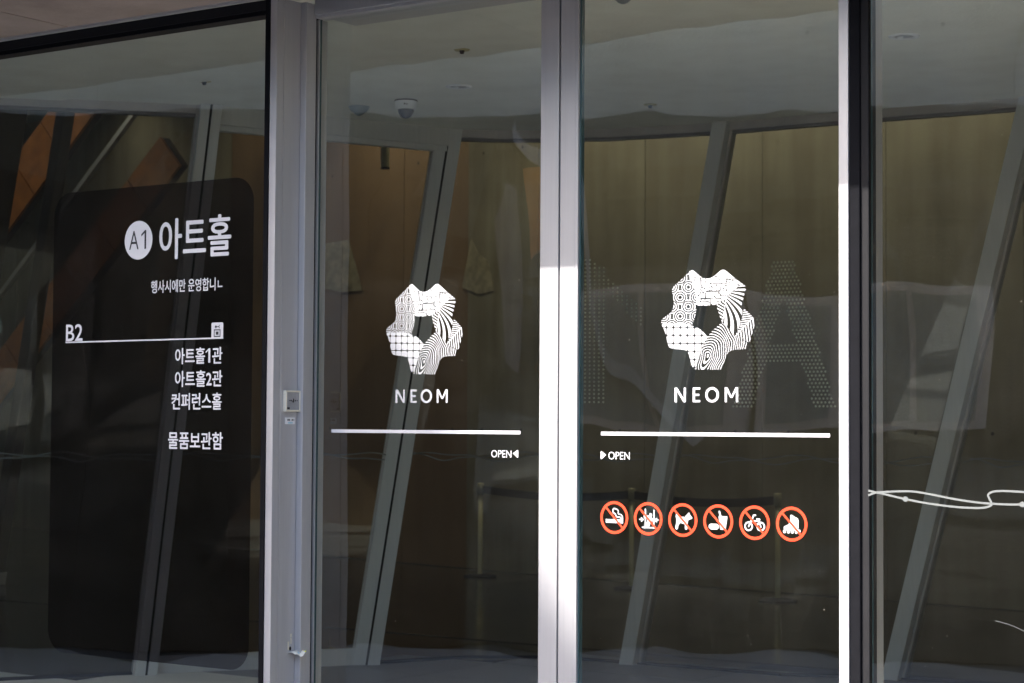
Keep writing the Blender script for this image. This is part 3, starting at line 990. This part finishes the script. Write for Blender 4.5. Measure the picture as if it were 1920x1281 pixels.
downlight(-6.624, 3.002, 'round recessed downlight seen through the left door')
downlight(-3.902, 3.044, 'round recessed downlight seen through the right glass panel')

cc = empty('security_camera', (-7.175, 3.217, CH))
tag(cc, 'white dome security camera on the ceiling behind the left door', 'camera')
c0 = (-7.175, 3.217, CH)
mb = MB(); mb.lathe([(0.0, -0.001), (0.069, -0.001), (0.069, -0.008), (0.0, -0.008)], c0, 32)
mb.build('mounting_ring', 'gasket', cc)
mb = MB(); mb.lathe([(0.066, -0.008), (0.066, -0.014), (0.061, -0.054), (0.055, -0.058), (0.044, -0.058)], c0, 40)
mb.build('housing', 'white_plastic', cc, True)
mb = MB(); mb.lathe([(0.049*math.cos(a), -0.054-0.057*math.sin(a)) for a in np.linspace(0, math.pi/2, 12)], c0, 32)
mb.build('dome', 'smoke_dome', cc, True)
mb = MB()
dirc = Vector((0.60, -0.80, 0))
perp = Vector((0.80, 0.60, 0))
for k, (a, b_, h) in enumerate(((-0.012, -0.006, 0.010), (-0.004, 0.000, 0.007), (0.002, 0.006, 0.007), (0.008, 0.012, 0.007))):
    P = [Vector(c0)+dirc*0.0655+perp*s+Vector((0, 0, z)) for s, z in ((a, -0.036), (b_, -0.036), (b_+0.002, -0.036+h), (a+0.002, -0.036+h))]
    mb.add(P, [(0,1,2,3)])
mb.build('maker_mark', 'ink', cc)

def dome(x, y, label):
    z = CH if y > 2.05 else CH-0.012
    o = empty('motion_detector', (x, y, z))
    tag(o, label, 'detector', 'grey domed detectors on the ceiling')
    mb = MB(); mb.lathe([(0.0, -0.058), (0.010, -0.057), (0.022, -0.051), (0.034, -0.040), (0.052, -0.026), (0.060, -0.012), (0.062, 0.0)], (x, y, z), 32)
    mb.build('shell', 'grey_dome', o, True)
    mb = MB(); mb.lathe([(0.066, 0.0), (0.066, -0.004), (0.061, -0.005)], (x, y, z), 32)
    mb.build('base_ring', 'grey_dome', o, True)
dome(-7.563, 3.248, 'grey cone shaped detector left of the security camera')
dome(-4.519, 1.373, 'grey domed detector cut by the top edge of the right door')

# ------------------------------------------------------------------ inner curved glass wall
IW = empty('inner_glass_wall', (-6.5, 4.5, 0))
tag(IW, 'curved inner glass wall with leaning grey mullions behind the doors', 'glass wall')
def ipanel(base, top, mat='glass_in', name='glass'):
    mb = MB()
    n = len(base)
    off = Vector((0.25, 0.6, 0)).normalized()*0.012
    A = [(p[0], p[1], 0.0) for p in base]+[(p[0], p[1], CH) for p in top]
    mb.add(A, [(i, i+1, i+1+n, i+n) for i in range(n-1)], 0)
    B = [(p[0]+off.x, p[1]+off.y, p[2]) for p in A]
    mb.add(B, [(i+n, i+1+n, i+1, i) for i in range(n-1)], 1)
    return mb.build(name, [mat, 'clear'], IW)
M1b, M1t = (-8.80, 2.72), (-8.33, 2.74)
M2b, M2t = (-8.02, 3.93), (-7.655, 4.30)
M3b, M3t = (-6.66, 5.01), (-5.98, 5.02)
M4b, M4t = (-4.97, 5.35), (-4.00, 5.15)
PAN = [([(-10.23, 0.4), M1b], [(-10.35, 0.4), M1t]),
       ([M1b, M2b], [M1t, M2t]),
       ([M2b, (-7.72, 4.58), (-7.32, 4.88), (-7.01, 4.97), M3b], [M2t, (-7.42, 4.52), (-7.12, 4.71), (-6.75, 4.87), M3t]),
       ([M3b, (-6.2, 5.03), (-5.6, 5.05), M4b], [M3t, (-5.55, 5.03), (-5.0, 5.06), M4t]),
       ([M4b, (-1.0, 5.5)], [M4t, (-1.0, 5.2)])]
for bs, tp in PAN:
    ipanel(bs, tp)
def rail(name, pts, z0, z1, d0, d1, mat):
    """bar following a plan polyline, d0..d1 offset towards the camera side"""
    mb = MB()
    for a, c in zip(pts[:-1], pts[1:]):
        a = Vector((a[0], a[1], 0)); c = Vector((c[0], c[1], 0))
        t = (c-a).normalized()
        n = Vector((t.y, -t.x, 0))
        if n.y > 0 and abs(n.y) > abs(n.x): n = -n
        mb.hexa([a+n*d0+Vector((0,0,z0)), c+n*d0+Vector((0,0,z0)), c+n*d1+Vector((0,0,z0)), a+n*d1+Vector((0,0,z0))],
                [a+n*d0+Vector((0,0,z1)), c+n*d0+Vector((0,0,z1)), c+n*d1+Vector((0,0,z1)), a+n*d1+Vector((0,0,z1))])
    return mb.build(name, mat, IW)
for k, (bs, tp) in enumerate(PAN):
    if k == 1:
        rail('door_head', tp, CH-0.115, CH-0.001, -0.03, 0.05, 'alu_in')
        rail('door_head_lip', tp, CH-0.150, CH-0.116, -0.03, 0.035, 'alu_in')
        rail('bottom_rail', bs, 0.0, 0.105, -0.03, 0.03, 'alu_in')
    else:
        rail('head_frame', tp, CH-0.052, CH-0.001, -0.04, 0.03, 'head_frame')
        rail('head_gasket', tp, CH-0.072, CH-0.053, -0.04, 0.012, 'head_lip')
        rail('sill', bs, 0.0, 0.012, -0.04, 0.03, 'gasket')

def mullion(bq, tq, width, depth, face_dir, name, two_tone=False):
    """leaning bar: lower point bq, upper point tq, face towards face_dir"""
    t = Vector(face_dir).normalized()          # along the wall, to the right
    n = Vector((t.y, -t.x, 0))                 # towards the camera side
    def q(p, z, s, d):
        return Vector((p[0], p[1], z))+t*s+n*d
    e = empty(name, (bq[0], bq[1], 0)); e.parent = IW
    e.matrix_basis = Matrix.Identity(4)
    def bar(nm, s0, s1, d0, d1, mat):
        mb = MB()
        mb.hexa([q(bq, 0.0, s0, d1), q(bq, 0.0, s1, d1), q(bq, 0.0, s1, d0), q(bq, 0.0, s0, d0)],
                [q(tq, CH-0.002, s0, d1), q(tq, CH-0.002, s1, d1), q(tq, CH-0.002, s1, d0), q(tq, CH-0.002, s0, d0)])
        return mb.build(nm, mat, e)
    if two_tone:
        bar('left_profile', -width/2, -0.008, -0.05, depth, 'alu_in')
        bar('joint_seal', -0.008, 0.008, -0.05, depth-0.015, 'gasket')
        bar('right_profile', 0.008, width/2, -0.05, depth, 'alu_in')
        bar('glazing_bead', -width/2-0.016, -width/2-0.001, -0.05, depth*0.5, 'head_frame')
    else:
        bar('profile', -width/2, width/2, -0.05, depth, 'alu_in')
        bar('glazing_bead', width/2+0.001, width/2+0.016, -0.05, 0.02, 'head_frame')
mullion(M1b, M1t, 0.13, 0.10, (0.60, 0.75, 0), 'mullion', True)
mullion(M2b, M2t, 0.17, 0.06, (0.72, 0.66, 0), 'mullion', True)
mullion(M3b, M3t, 0.10, 0.09, (1.0, 0.05, 0), 'mullion')
mullion(M4b, M4t, 0.105, 0.09, (1.0, 0.0, 0), 'mullion')

# dotted A1 on the inner glass, read from its back
def in_A(u, v):
    # A: apex 0.30 wide flat top, legs
    if not (0 <= v <= 1): return False
    half = 0.105+0.395*(1-v)
    if abs(u-0.5) > half: return False
    inner = half-0.205
    if 0.30 < v < 0.44: return True
    return not (abs(u-0.5) < inner and v < 0.74)
dots = []
AX0, AX1, AZ0, AZ1 = -5.919, -5.207, 1.680, 2.584
nr = 39
dz = (AZ1-AZ0)/(nr-1)
for r_ in range(nr):
    z = AZ0+r_*dz
    x = AX0-0.05+(0.5*0.0262 if r_ % 2 else 0)
    while x < AX1+0.05:
        if in_A((x-AX0)/(AX1-AX0), (z-AZ0)/(AZ1-AZ0)):
            dots.append((x, z))
        x += 0.0262
BX0 = -7.05
def in_one(x, z):
    if not (1.705 <= z <= 2.66): return False
    if x < BX0 or x > -6.67: return False
    if x < -6.925: return z < 2.66-(max(0, x+7.02))*0.75
    top = 2.60-(x+6.985)*0.92
    return top-0.115 < z < top
for r_ in range(36):
    z = 1.707+r_*0.0268
    x = BX0
    while x < -6.66:
        if in_one(x, z): dots.append((x, z))
        x += 0.0300
mb = MB()
for x, z in dots:
    k = z/CH
    yy = 5.05-0.012
    if x < -6.6:
        x += 0.115
        yy = 4.83+0.14*(x+7.1)/0.45
    yy -= 0.03
    # keep direction from glass: shallow discs
    c = (x*1.0, yy, z)
    mb.add([(c[0]+0.0072*math.cos(2*math.pi*q/8), c[1], c[2]+0.0072*math.sin(2*math.pi*q/8)) for q in range(8)], [tuple(range(8))])
o = mb.build('dotted_lettering', 'dot_vinyl', IW)
o['kind'] = 'stuff'

# faint looping line on the inner glass
def wall_pt(s, z, pts_b, pts_t, off=0.02):
    def at(pts, s):
        seg = [math.dist(a, c) for a, c in zip(pts[:-1], pts[1:])]
        T = sum(seg)*s
        for (a, c), L in zip(zip(pts[:-1], pts[1:]), seg):
            if T <= L or (a, c) == (pts[-2], pts[-1]):
                k = T/L
                return (a[0]+(c[0]-a[0])*k, a[1]+(c[1]-a[1])*k)
            T -= L
    a, c = at(pts_b, s), at(pts_t, s)
    k = z/CH
    p = Vector((a[0]+(c[0]-a[0])*k, a[1]+(c[1]-a[1])*k, z))
    d = (CAM-p); d.z = 0
    return p+d.normalized()*off
il = empty('looping_line', (0, 0, 0)); il.parent = IW; il.matrix_basis = Matrix.Identity(4)
for (bs, tp) in PAN:
    L = sum(math.dist(a, c) for a, c in zip(bs[:-1], bs[1:]))
    for ph in (0.0, 1.0):
        path = []
        n = int(L*40)
        for i in range(n+1):
            u = i/n*L
            z = 1.345+0.022*math.sin(2*math.pi*u/0.95+ph*2.4)+0.009*math.sin(2*math.pi*u/0.41+ph)
            s = 0.03+0.94*(u/L+(0.05*math.sin(2*math.pi*u/0.95+1.0)/L if ph else 0))
            path.append((min(0.98, max(0.02, s)), z))
        P = [wall_pt(s, z+0.004, bs, tp, 0.02+0.002*ph) for s, z in path]
        Q = [wall_pt(s, z-0.004, bs, tp, 0.02+0.002*ph) for s, z in path]
        mb = MB()
        N = len(P)
        mb.add(P+Q, [(i+N, i+N+1, i+1, i) for i in range(N-1)])
        mb.build('strand', 'vinyl_pale', il)

# ------------------------------------------------------------------ lobby beyond
WP = [(-24, 14.0), (-17.0, 12.25), (-13.6, 11.45), (-11.4, 10.92), (-8.6, 10.58), (-5.9, 10.2), (2.0, 9.3)]
lw = empty('lobby_wall', (-11, 10.9, 0))
tag(lw, 'stained olive concrete wall at the back of the lobby', 'wall')
def panels(parent, line, pw, ph, nz, mat, thick, side, alt=None, tie=True, zb=0.0):
    """cast panels along a plan polyline with open joints"""
    holes = MB()
    for a, c in zip(line[:-1], line[1:]):
        a = Vector((a[0], a[1], 0)); c = Vector((c[0], c[1], 0))
        L = (c-a).length
        t = (c-a)/L
        n = Vector((t.y, -t.x, 0))*side
        k = max(1, round(L/pw))
        for i in range(k):
            s0, s1 = L*i/k+0.004, L*(i+1)/k-0.004
            for j in range(nz):
                z0, z1 = zb+j*ph+0.006, zb+(j+1)*ph-0.006
                jit = random.uniform(-0.004, 0.004)
                P = lambda s, d, z: a+t*s+n*(d)+Vector((0, 0, z))
                mb = MB()
                mb.hexa([P(s0, jit, z0), P(s1, jit, z0), P(s1, -thick, z0), P(s0, -thick, z0)],
                        [P(s0, jit, z1), P(s1, jit, z1), P(s1, -thick, z1), P(s0, -thick, z1)])
                mm = alt if (alt and alt_test((a+t*(s0+s1)/2))) else mat
                mb.build('panel', mm, parent)
                if tie:
                    for fs_ in (0.22, 0.78):
                        for fz_ in (0.25, 0.75):
                            cpt = P(s0+(s1-s0)*fs_, jit+0.002, z0+(z1-z0)*fz_)
                            holes.add([cpt+t*0.017*math.cos(2*math.pi*q/10)+Vector((0,0,0.017*math.sin(2*math.pi*q/10))) for q in range(10)],
                                      [tuple(range(10)) if side > 0 else tuple(range(9, -1, -1))])
        back = MB()
        P = lambda s, d, z: a+t*s+n*d+Vector((0, 0, z))
        back.hexa([P(0, -0.02, zb), P(L, -0.02, zb), P(L, -thick-0.1, zb), P(0, -thick-0.1, zb)],
                  [P(0, -0.02, zb+ph*nz), P(L, -0.02, zb+ph*nz), P(L, -thick-0.1, zb+ph*nz), P(0, -thick-0.1, zb+ph*nz)])
        back.build('backing', mat, parent)
    if tie:
        h = holes.build('tie_hole', 'tie', parent)
        h['kind'] = 'stuff'
alt_test = lambda p: -17.2 < p.x < -12.3
panels(lw, WP, 1.5, 6.0, 1, 'conc_in', 0.12, 1, alt='brown_wall')
mb = MB(); mb.box(-26, 3, 0.61, 16, 6.0, 6.3)
tag(mb.build('lobby_ceiling', 'ceiling'), 'high lobby ceiling', kind='structure')
sw = empty('end_wall', (2.6, 5, 0))
mb = MB(); mb.box(-0.15, 0.05, -0.2, 5.6, 0, 3.7)
mb.build('vestibule_end', 'brown_wall', sw)
mb = MB(); mb.box(2.0, 2.3, 5.4, 10, 0, 6.3)
mb.build('lobby_end', 'conc_in', sw)
tag(sw, 'plain concrete end wall right of the glass front', 'wall')
sw2 = empty('far_wall', (-26, 8, 0))
tag(sw2, 'dark concrete wall closing the lobby on the far left', 'wall')
mb = MB(); mb.box(-26.2, -26, -0.2, 16, 0, 6.3)
mb.build('far_panel', 'conc_in', sw2)
bh = [(-10.35, 0.4), M1t, M2t, (-7.42, 4.52), (-7.12, 4.71), (-6.75, 4.87), M3t, (-5.0, 5.06), M4t, (-1.0, 5.2), (2.2, 5.2)]
mb = MB()
for a_, c_ in zip(bh[:-1], bh[1:]):
    mb.prism([a_, (c_[0], c_[1]), (c_[0]-0.02, c_[1]+0.1), (a_[0]-0.02, a_[1]+0.1)], CH+0.201, 6.0)
mb.build('bulkhead', 'conc_in', sw2)
mb = MB(); mb.box(-26, -11.61, -0.25, 0.1, 0, 6.3)
mb.build('front_panel', 'conc_in', sw2)

# inclined orange clad escalators at the far left
def incline(x0, z0, x1, z1, y, hw, label, mat='orange_panel'):
    o = empty('escalator', (x0, y, 0))
    tag(o, label, 'escalator', 'orange clad escalators in the lobby')
    a = Vector((x0, y, z0)); c = Vector((x1, y, z1))
    t = (c-a).normalized()
    n = Vector((-t.z, 0, t.x))
    L = (c-a).length
    k = int(L/0.6)
    for i in range(k):
        p, q = a+t*(L*i/k+0.008), a+t*(L*(i+1)/k-0.008)
        for j in range(1):
            h0, h1 = -hw, hw
            mb = MB()
            y_ = Vector((0, 0.02, 0))
            mb.hexa([p+n*h0-y_, q+n*h0-y_, q+n*h0+y_, p+n*h0+y_], [p+n*h1-y_, q+n*h1-y_, q+n*h1+y_, p+n*h1+y_])
            mb.build('cladding_panel', mat, o)
    mb = MB()
    ya, yb = Vector((0, 0.03, 0)), Vector((0, 0.12, 0))
    mb.hexa([a-n*hw*0.98+ya, c-n*hw*0.98+ya, c-n*hw*0.98+yb, a-n*hw*0.98+yb], [a+n*hw*0.98+ya, c+n*hw*0.98+ya, c+n*hw*0.98+yb, a+n*hw*0.98+yb])
    mb.build('truss', 'dark_brown', o)
    mb = MB()
    h = hw+0.48
    yc, yd = Vector((0, -0.01, 0)), Vector((0, 0.05, 0))
    mb.hexa([a+n*h+yc, c+n*h+yc, c+n*h+yd, a+n*h+yd], [a+n*(h+0.05)+yc, c+n*(h+0.05)+yc, c+n*(h+0.05)+yd, a+n*(h+0.05)+yd])
    mb.build('handrail', 'silver', o)
    mb = MB()
    mb.box(x0-0.15, x0+0.15, y+0.3, y+0.6, 0, z0)
    mb.build('support', 'conc_in', o)
incline(-19.2, 0.55, -14.85, 4.465, 9.0, 0.22, 'lower orange clad escalator rising behind the left glass panel')
incline(-20.6, 1.5, -16.0, 5.6, 9.2, 0.28, 'upper orange clad escalator rising at the far left edge')

def leaning_column(p0, p1, wd, label):
    o = empty('lobby_column', (p0[0], p0[1], 0))
    tag(o, label, 'column', 'dark leaning columns in the lobby')
    mb = MB()
    def sq(p, z, k):
        return [Vector((p[0]-wd/2*k, p[1]-wd/2, z)), Vector((p[0]+wd/2*k, p[1]-wd/2, z)), Vector((p[0]+wd/2*k, p[1]+wd/2, z)), Vector((p[0]-wd/2*k, p[1]+wd/2, z))]
    mb.hexa(sq(p0, 0, 1), sq(p1, 6.0, 1))
    mb.build('shaft', 'dark_brown', o, bevel=0.01)
    mb = MB(); mb.hexa(sq(p0, 0, 1.35), sq((p0[0]+(p1[0]-p0[0])*0.02, p0[1]), 0.12, 1.35))
    mb.build('plinth', 'head_frame', o)
leaning_column((-14.75, 6.6), (-13.55, 6.6), 0.13, 'slim dark column leaning between the orange escalators')
leaning_column((-15.75, 6.6), (-14.45, 6.6), 0.36, 'thick dark column leaning at the far left edge')

# thin pale plates standing in for patches of reflected light on the wall
def on_wall(x, z, off=0.03):
    for (ax, ay), (bx_, by) in zip(WP[:-1], WP[1:]):
        if ax <= x <= bx_:
            k = (x-ax)/(bx_-ax)
            y = ay+(by-ay)*k
            t = Vector((bx_-ax, by-ay, 0)).normalized()
            n = Vector((t.y, -t.x, 0))
            return Vector((x, y, z))+n*off
def px_wall(x, y):
    d = fw+(x-960)/F_PX*rr-(y-640.5)/F_PX*uu
    best = None
    for (ax, ay), (bx_, by) in zip(WP[:-1], WP[1:]):
        n = Vector((by-ay, -(bx_-ax), 0))
        t = (Vector((ax, ay, 0))-CAM).dot(n)/d.dot(n)
        p = CAM+t*d
        if ax-1e-6 <= p.x <= bx_+1e-6:
            return (p.x, p.z)
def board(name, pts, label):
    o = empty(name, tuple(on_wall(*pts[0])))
    tag(o, label, 'light patch', 'added light patches on the lobby wall')
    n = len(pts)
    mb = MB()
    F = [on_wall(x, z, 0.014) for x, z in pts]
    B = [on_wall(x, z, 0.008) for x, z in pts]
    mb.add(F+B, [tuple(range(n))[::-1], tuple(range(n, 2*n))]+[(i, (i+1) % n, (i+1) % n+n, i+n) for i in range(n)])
    mb.build('face', 'light_patch', o)
board('wall_light_patch', [px_wall(*p) for p in ((606,458),(655,450),(681,545),(640,548),(606,540))], 'four sided plate standing in for a reflected light patch on the brown wall behind the left door')
board('wall_light_patch', [px_wall(*p) for p in ((885,447),(900,478),(918,490),(927,545),(900,552),(868,540))], 'pointed plate standing in for a reflected light patch on the concrete wall behind the left door')

# spotlight hanging in the lobby
sp = empty('spotlight', (-11.9, 9.0, 4.4))
tag(sp, 'slim cylindrical spotlight hanging before the brown wall', 'spotlight')
mb = MB(); mb.lathe([(0.0, -0.22), (0.042, -0.22), (0.042, 0.0), (0.0, 0.0)], (-11.93, 9.0, 4.30), 20)
mb.build('barrel', 'steel', sp)
mb = MB(); mb.lathe([(0.0, -0.235), (0.046, -0.235), (0.046, -0.22), (0.0, -0.22)], (-11.93, 9.0, 4.30), 20)
mb.build('bezel', 'gasket', sp)
mb = MB(); mb.box(-11.945, -11.915, 8.985, 9.015, 4.30, 6.0)
mb.build('stem', 'steel', sp)

# ------------------------------------------------------------------ belt stanchions
def stanchion(x, y, label):
    o = empty('stanchion', (x, y, 0))
    tag(o, label, 'stanchion', 'belt stanchions in the lobby')
    mb = MB(); mb.lathe([(0.0, 0.0), (0.17, 0.0), (0.17, 0.012), (0.06, 0.028), (0.0, 0.03)], (x, y, 0), 28)
    mb.build('base', 'belt', o, True)
    mb = MB(); mb.lathe([(0.025, 0.02), (0.025, 0.84), (0.0, 0.841)], (x, y, 0), 16)
    mb.build('pole', 'steel', o, True)
    mb = MB(); mb.lathe([(0.0, 0.842), (0.036, 0.842), (0.036, 0.95), (0.030, 0.958), (0.0, 0.96)], (x, y, 0), 18)
    mb.build('belt_cassette', 'steel', o, True)
SP = [(-11.715, 10.35), (-9.72, 10.05), (-8.014, 9.75)]
stanchion(*SP[0], 'leftmost belt stanchion, seen through the left door')
stanchion(*SP[1], 'middle belt stanchion, seen left through the right door')
stanchion(*SP[2], 'rightmost belt stanchion, below the skating sign')
for k, (a, c) in enumerate(((SP[0], SP[1]), (SP[1], SP[2]))):
    o = empty('barrier_belt', (a[0], a[1], 0.9))
    tag(o, 'dark retractable belt between the %s stanchions' % ('left and middle' if k == 0 else 'middle and right'), 'belt')
    mb = MB()
    N = 12
    vs = []
    t = Vector((c[0]-a[0], c[1]-a[1], 0)).normalized()
    for i in range(N+1):
        u = i/N
        p = Vector((a[0], a[1], 0)).lerp(Vector((c[0], c[1], 0)), u)
        sag = -0.05*4*u*(1-u)
        n = Vector((t.y, -t.x, 0))*0.003
        for d in (n, -n):
            for z in (0.858, 0.935):
                vs.append((p.x+d.x, p.y+d.y, z+sag))
    fcs = []
    for i in range(N):
        q = 4*i
        fcs += [(q, q+4, q+5, q+1), (q+2, q+3, q+7, q+6), (q, q+2, q+6, q+4), (q+1, q+5, q+7, q+3)]
    mb.add(vs, fcs)
    mb.build('webbing', 'belt', o)

# ------------------------------------------------------------------ lit lamps in the lobby, wall row added for its light
def lobby_lamp(x, y, label, power=26, aim=(0.16, 1.25, -1.45)):
    o = empty('lobby_lamp', (x, y, 6.0))
    tag(o, label, 'lamp', 'lit downlights in the high lobby ceiling')
    mb = MB(); mb.lathe([(0.12, 0.0), (0.115, -0.02), (0.085, -0.02), (0.08, 0.0)], (x, y, 6.0), 24)
    mb.build('trim_ring', 'white_plastic', o, True)
    mb = MB(); mb.lathe([(0.0, -0.006), (0.08, -0.006)], (x, y, 6.0), 20)
    mb.build('lens', 'lamp', o)
    L = bpy.data.lights.new('lamp_light', 'SPOT')
    L.energy = power
    L.color = (1.0, 0.84, 0.62)
    L.spot_size = R(112)
    L.spot_blend = 1.0
    L.shadow_soft_size = 0.08
    lo_ = bpy.data.objects.new('lamp_light', L)
    lo_.location = (0, 0, -0.03)
    lo_.rotation_euler = (-Vector(aim)).to_track_quat('Z', 'Y').to_euler()
    lo_.parent = o
    col.objects.link(lo_)
lobby_lamp(-16.9, 6.6, 'lit downlight above the orange escalators', 24, (0.05, 0.72, -0.75))
LAMPX = (-19.0, -16.2, -13.6, -11.0, -8.6, -6.2, -3.6)  # unseen row of lamps added to light the lobby back wall
for i, x in enumerate(LAMPX):
    p = on_wall(x, 6.0, 1.25)
    lobby_lamp(p.x, p.y, '%s wall washing lamp added in the lobby ceiling' % ['leftmost', 'second from left', 'third from left', 'middle', 'third from right', 'second from right', 'rightmost'][i], power=5 if x < -15 else (22 if x < -12 else 34))

# ------------------------------------------------------------------ dust specks and a scratch on the glass
def specks(parent, pts, y):
    mb = MB()
    for x, z, r_ in pts:
        mb.add([(x+r_*math.cos(2*math.pi*k/6), y, z+r_*1.2*math.sin(2*math.pi*k/6)) for k in range(6)], [tuple(range(6))])
    mb.build('dust_speck', 'tape', parent)['kind'] = 'stuff'
specks(dl, [(random.uniform(-5.05, -4.1), random.uniform(0.6, 2.9), random.choice((0.0005, 0.0007, 0.0009))) for _ in range(26)]+[(-4.70, 0.79, 0.0015)], -0.0015)
specks(dr, [(random.uniform(-3.8, -2.78), random.uniform(0.75, 2.7), random.choice((0.0005, 0.0007, 0.0009))) for _ in range(34)]+[(-2.88, 0.94, 0.0015), (-3.645, 1.86, 0.0016)], -0.0015)
specks(rp, [(random.uniform(-2.55, -2.1), random.uniform(0.8, 2.7), random.choice((0.0005, 0.0007, 0.0009))) for _ in range(16)], -0.2216)
sc_ = smooth_path([px2panel(*p) for p in ((1866,1164),(1878,1167),(1900,1174),(1925,1186))], 6)
ribbon('scratch', sc_, 0.0012, lambda s_, z: (s_, -0.2215, z), 'vinyl_pale', rp)

# ------------------------------------------------------------------ facing building across the forecourt
ow = empty('facing_wall', (-8, -5, 0))
tag(ow, 'grey cast concrete wall facing the entrance across the forecourt', 'wall')
alt_test = lambda p: False
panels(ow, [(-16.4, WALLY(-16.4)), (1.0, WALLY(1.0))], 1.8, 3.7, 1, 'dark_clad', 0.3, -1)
tier = empty('added_terrace_wall', (-7, -7, 0))  # added so the glass mirrors pale concrete instead of bright sky
tag(tier, 'pale concrete wall added behind the dark facing wall to replace sky in the reflection', 'wall')
panels(tier, [(-17.2, WALLY(-17.2)-1.7), (9.0, WALLY(9.0)-1.7)], 2.4, 2.6, 2, 'conc_out', 0.3, -1)
FT = Vector((0.8669, -0.4985, 0)); FN = Vector((0.4985, 0.8669, 0))
def fpt(s_, z, d=0.0):
    return Vector((-10.84, -3.33, z))+FT*s_+FN*d
def fslab(name, pts, mat, d0, d1, parent=None):
    mb = MB()
    n = len(pts)
    mb.add([fpt(a_, z, d1) for a_, z in pts]+[fpt(a_, z, d0) for a_, z in pts],
           [tuple(range(n))[::-1], tuple(range(n, 2*n))]+[(i, (i+1) % n, (i+1) % n+n, i+n) for i in range(n)])
    return mb.build(name, mat, parent or ow)
for a_, c_ in ((4.05, 5.08), (5.22, 5.86), (6.05, 6.95)):
    fr = fslab('window', [(a_-0.06, 1.52), (c_+0.06, 1.52), (c_+0.06, 2.50), (a_-0.06, 2.50)], 'head_frame', 0.006, 0.03)
    k_ = 2 if c_-a_ > 0.8 else 1
    for q_ in range(k_):
        p0_, p1_ = a_+(c_-a_)*q_/k_+0.02, a_+(c_-a_)*(q_+1)/k_-0.02
        fslab('pane', [(p0_, 1.58), (p1_, 1.58), (p1_, 2.44), (p0_, 2.44)], 'blue_pane', 0.031, 0.036, fr)
fslab('grey_slab', [(3.38, 2.95), (3.58, 3.2), (3.74, 3.14), (3.77, 2.5), (3.70, 1.9), (3.56, 2.0)], 'mauve_slab', 0.006, 0.08)
fslab('orange_fin', [(3.80, 3.28), (3.88, 3.30), (3.93, 2.80), (3.86, 2.72)], 'orange_fin', 0.006, 0.12)
rb = smooth_path([(3.66, 3.62), (3.70, 3.52), (3.86, 3.40), (4.02, 3.1), (4.10, 2.72), (4.17, 2.45), (4.30, 2.16), (4.44, 1.95), (4.62, 1.74), (4.95, 1.45)], 6)
mb = MB()
vs = []
for a_, z in rb:
    for dn, dz_ in ((0.05, -0.035), (0.12, -0.035), (0.12, 0.035), (0.05, 0.035)):
        vs.append(fpt(a_+dz_*0.6, z+dz_, dn))
mb.add(vs, [(4*i+j, 4*i+(j+1) % 4, 4*i+4+(j+1) % 4, 4*i+4+j) for i in range(len(rb)-1) for j in range(4)])
mb.build('handrail', 'pale_metal', ow)
wb = empty('sky_blocking_building', (9, -5, 0))  # out-of-view mass added to block sky glare in the inner glass
tag(wb, 'dark clad mass added on the right to keep bright sky out of the inner glass', 'building')
mb = MB(); mb.box(9.2, 14, -14, 2, 0, 8)
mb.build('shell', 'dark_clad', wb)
mb = MB(); mb.box(2.6, 9.2, -0.2, 0.4, 0, 7.5)
mb.build('return_wall', 'conc_out', wb)
tb = empty('shadow_casting_building', (-20, -18, 0))  # out-of-view mass, sloping end shaped to cast the lower shadow edge
tag(tb, 'unseen silver clad building with its end sloped to cast the diagonal door shadow', 'building')
def edge_x(z): return -18.95-(z-16.06)*0.755
P = [(-46, 0.0), (edge_x(0), 0.0), (edge_x(22), 22.0), (-46, 22.0)]
mb = MB()
mb.add([(x, -16.0, z) for x, z in P]+[(x-(13.0 if x > -45 else 0.0), -26.0, z) for x, z in P], [(3,2,1,0), (4,5,6,7), (0,1,5,4), (1,2,6,5), (2,3,7,6), (3,0,4,7)])
mb.build('shell', 'silver', tb)
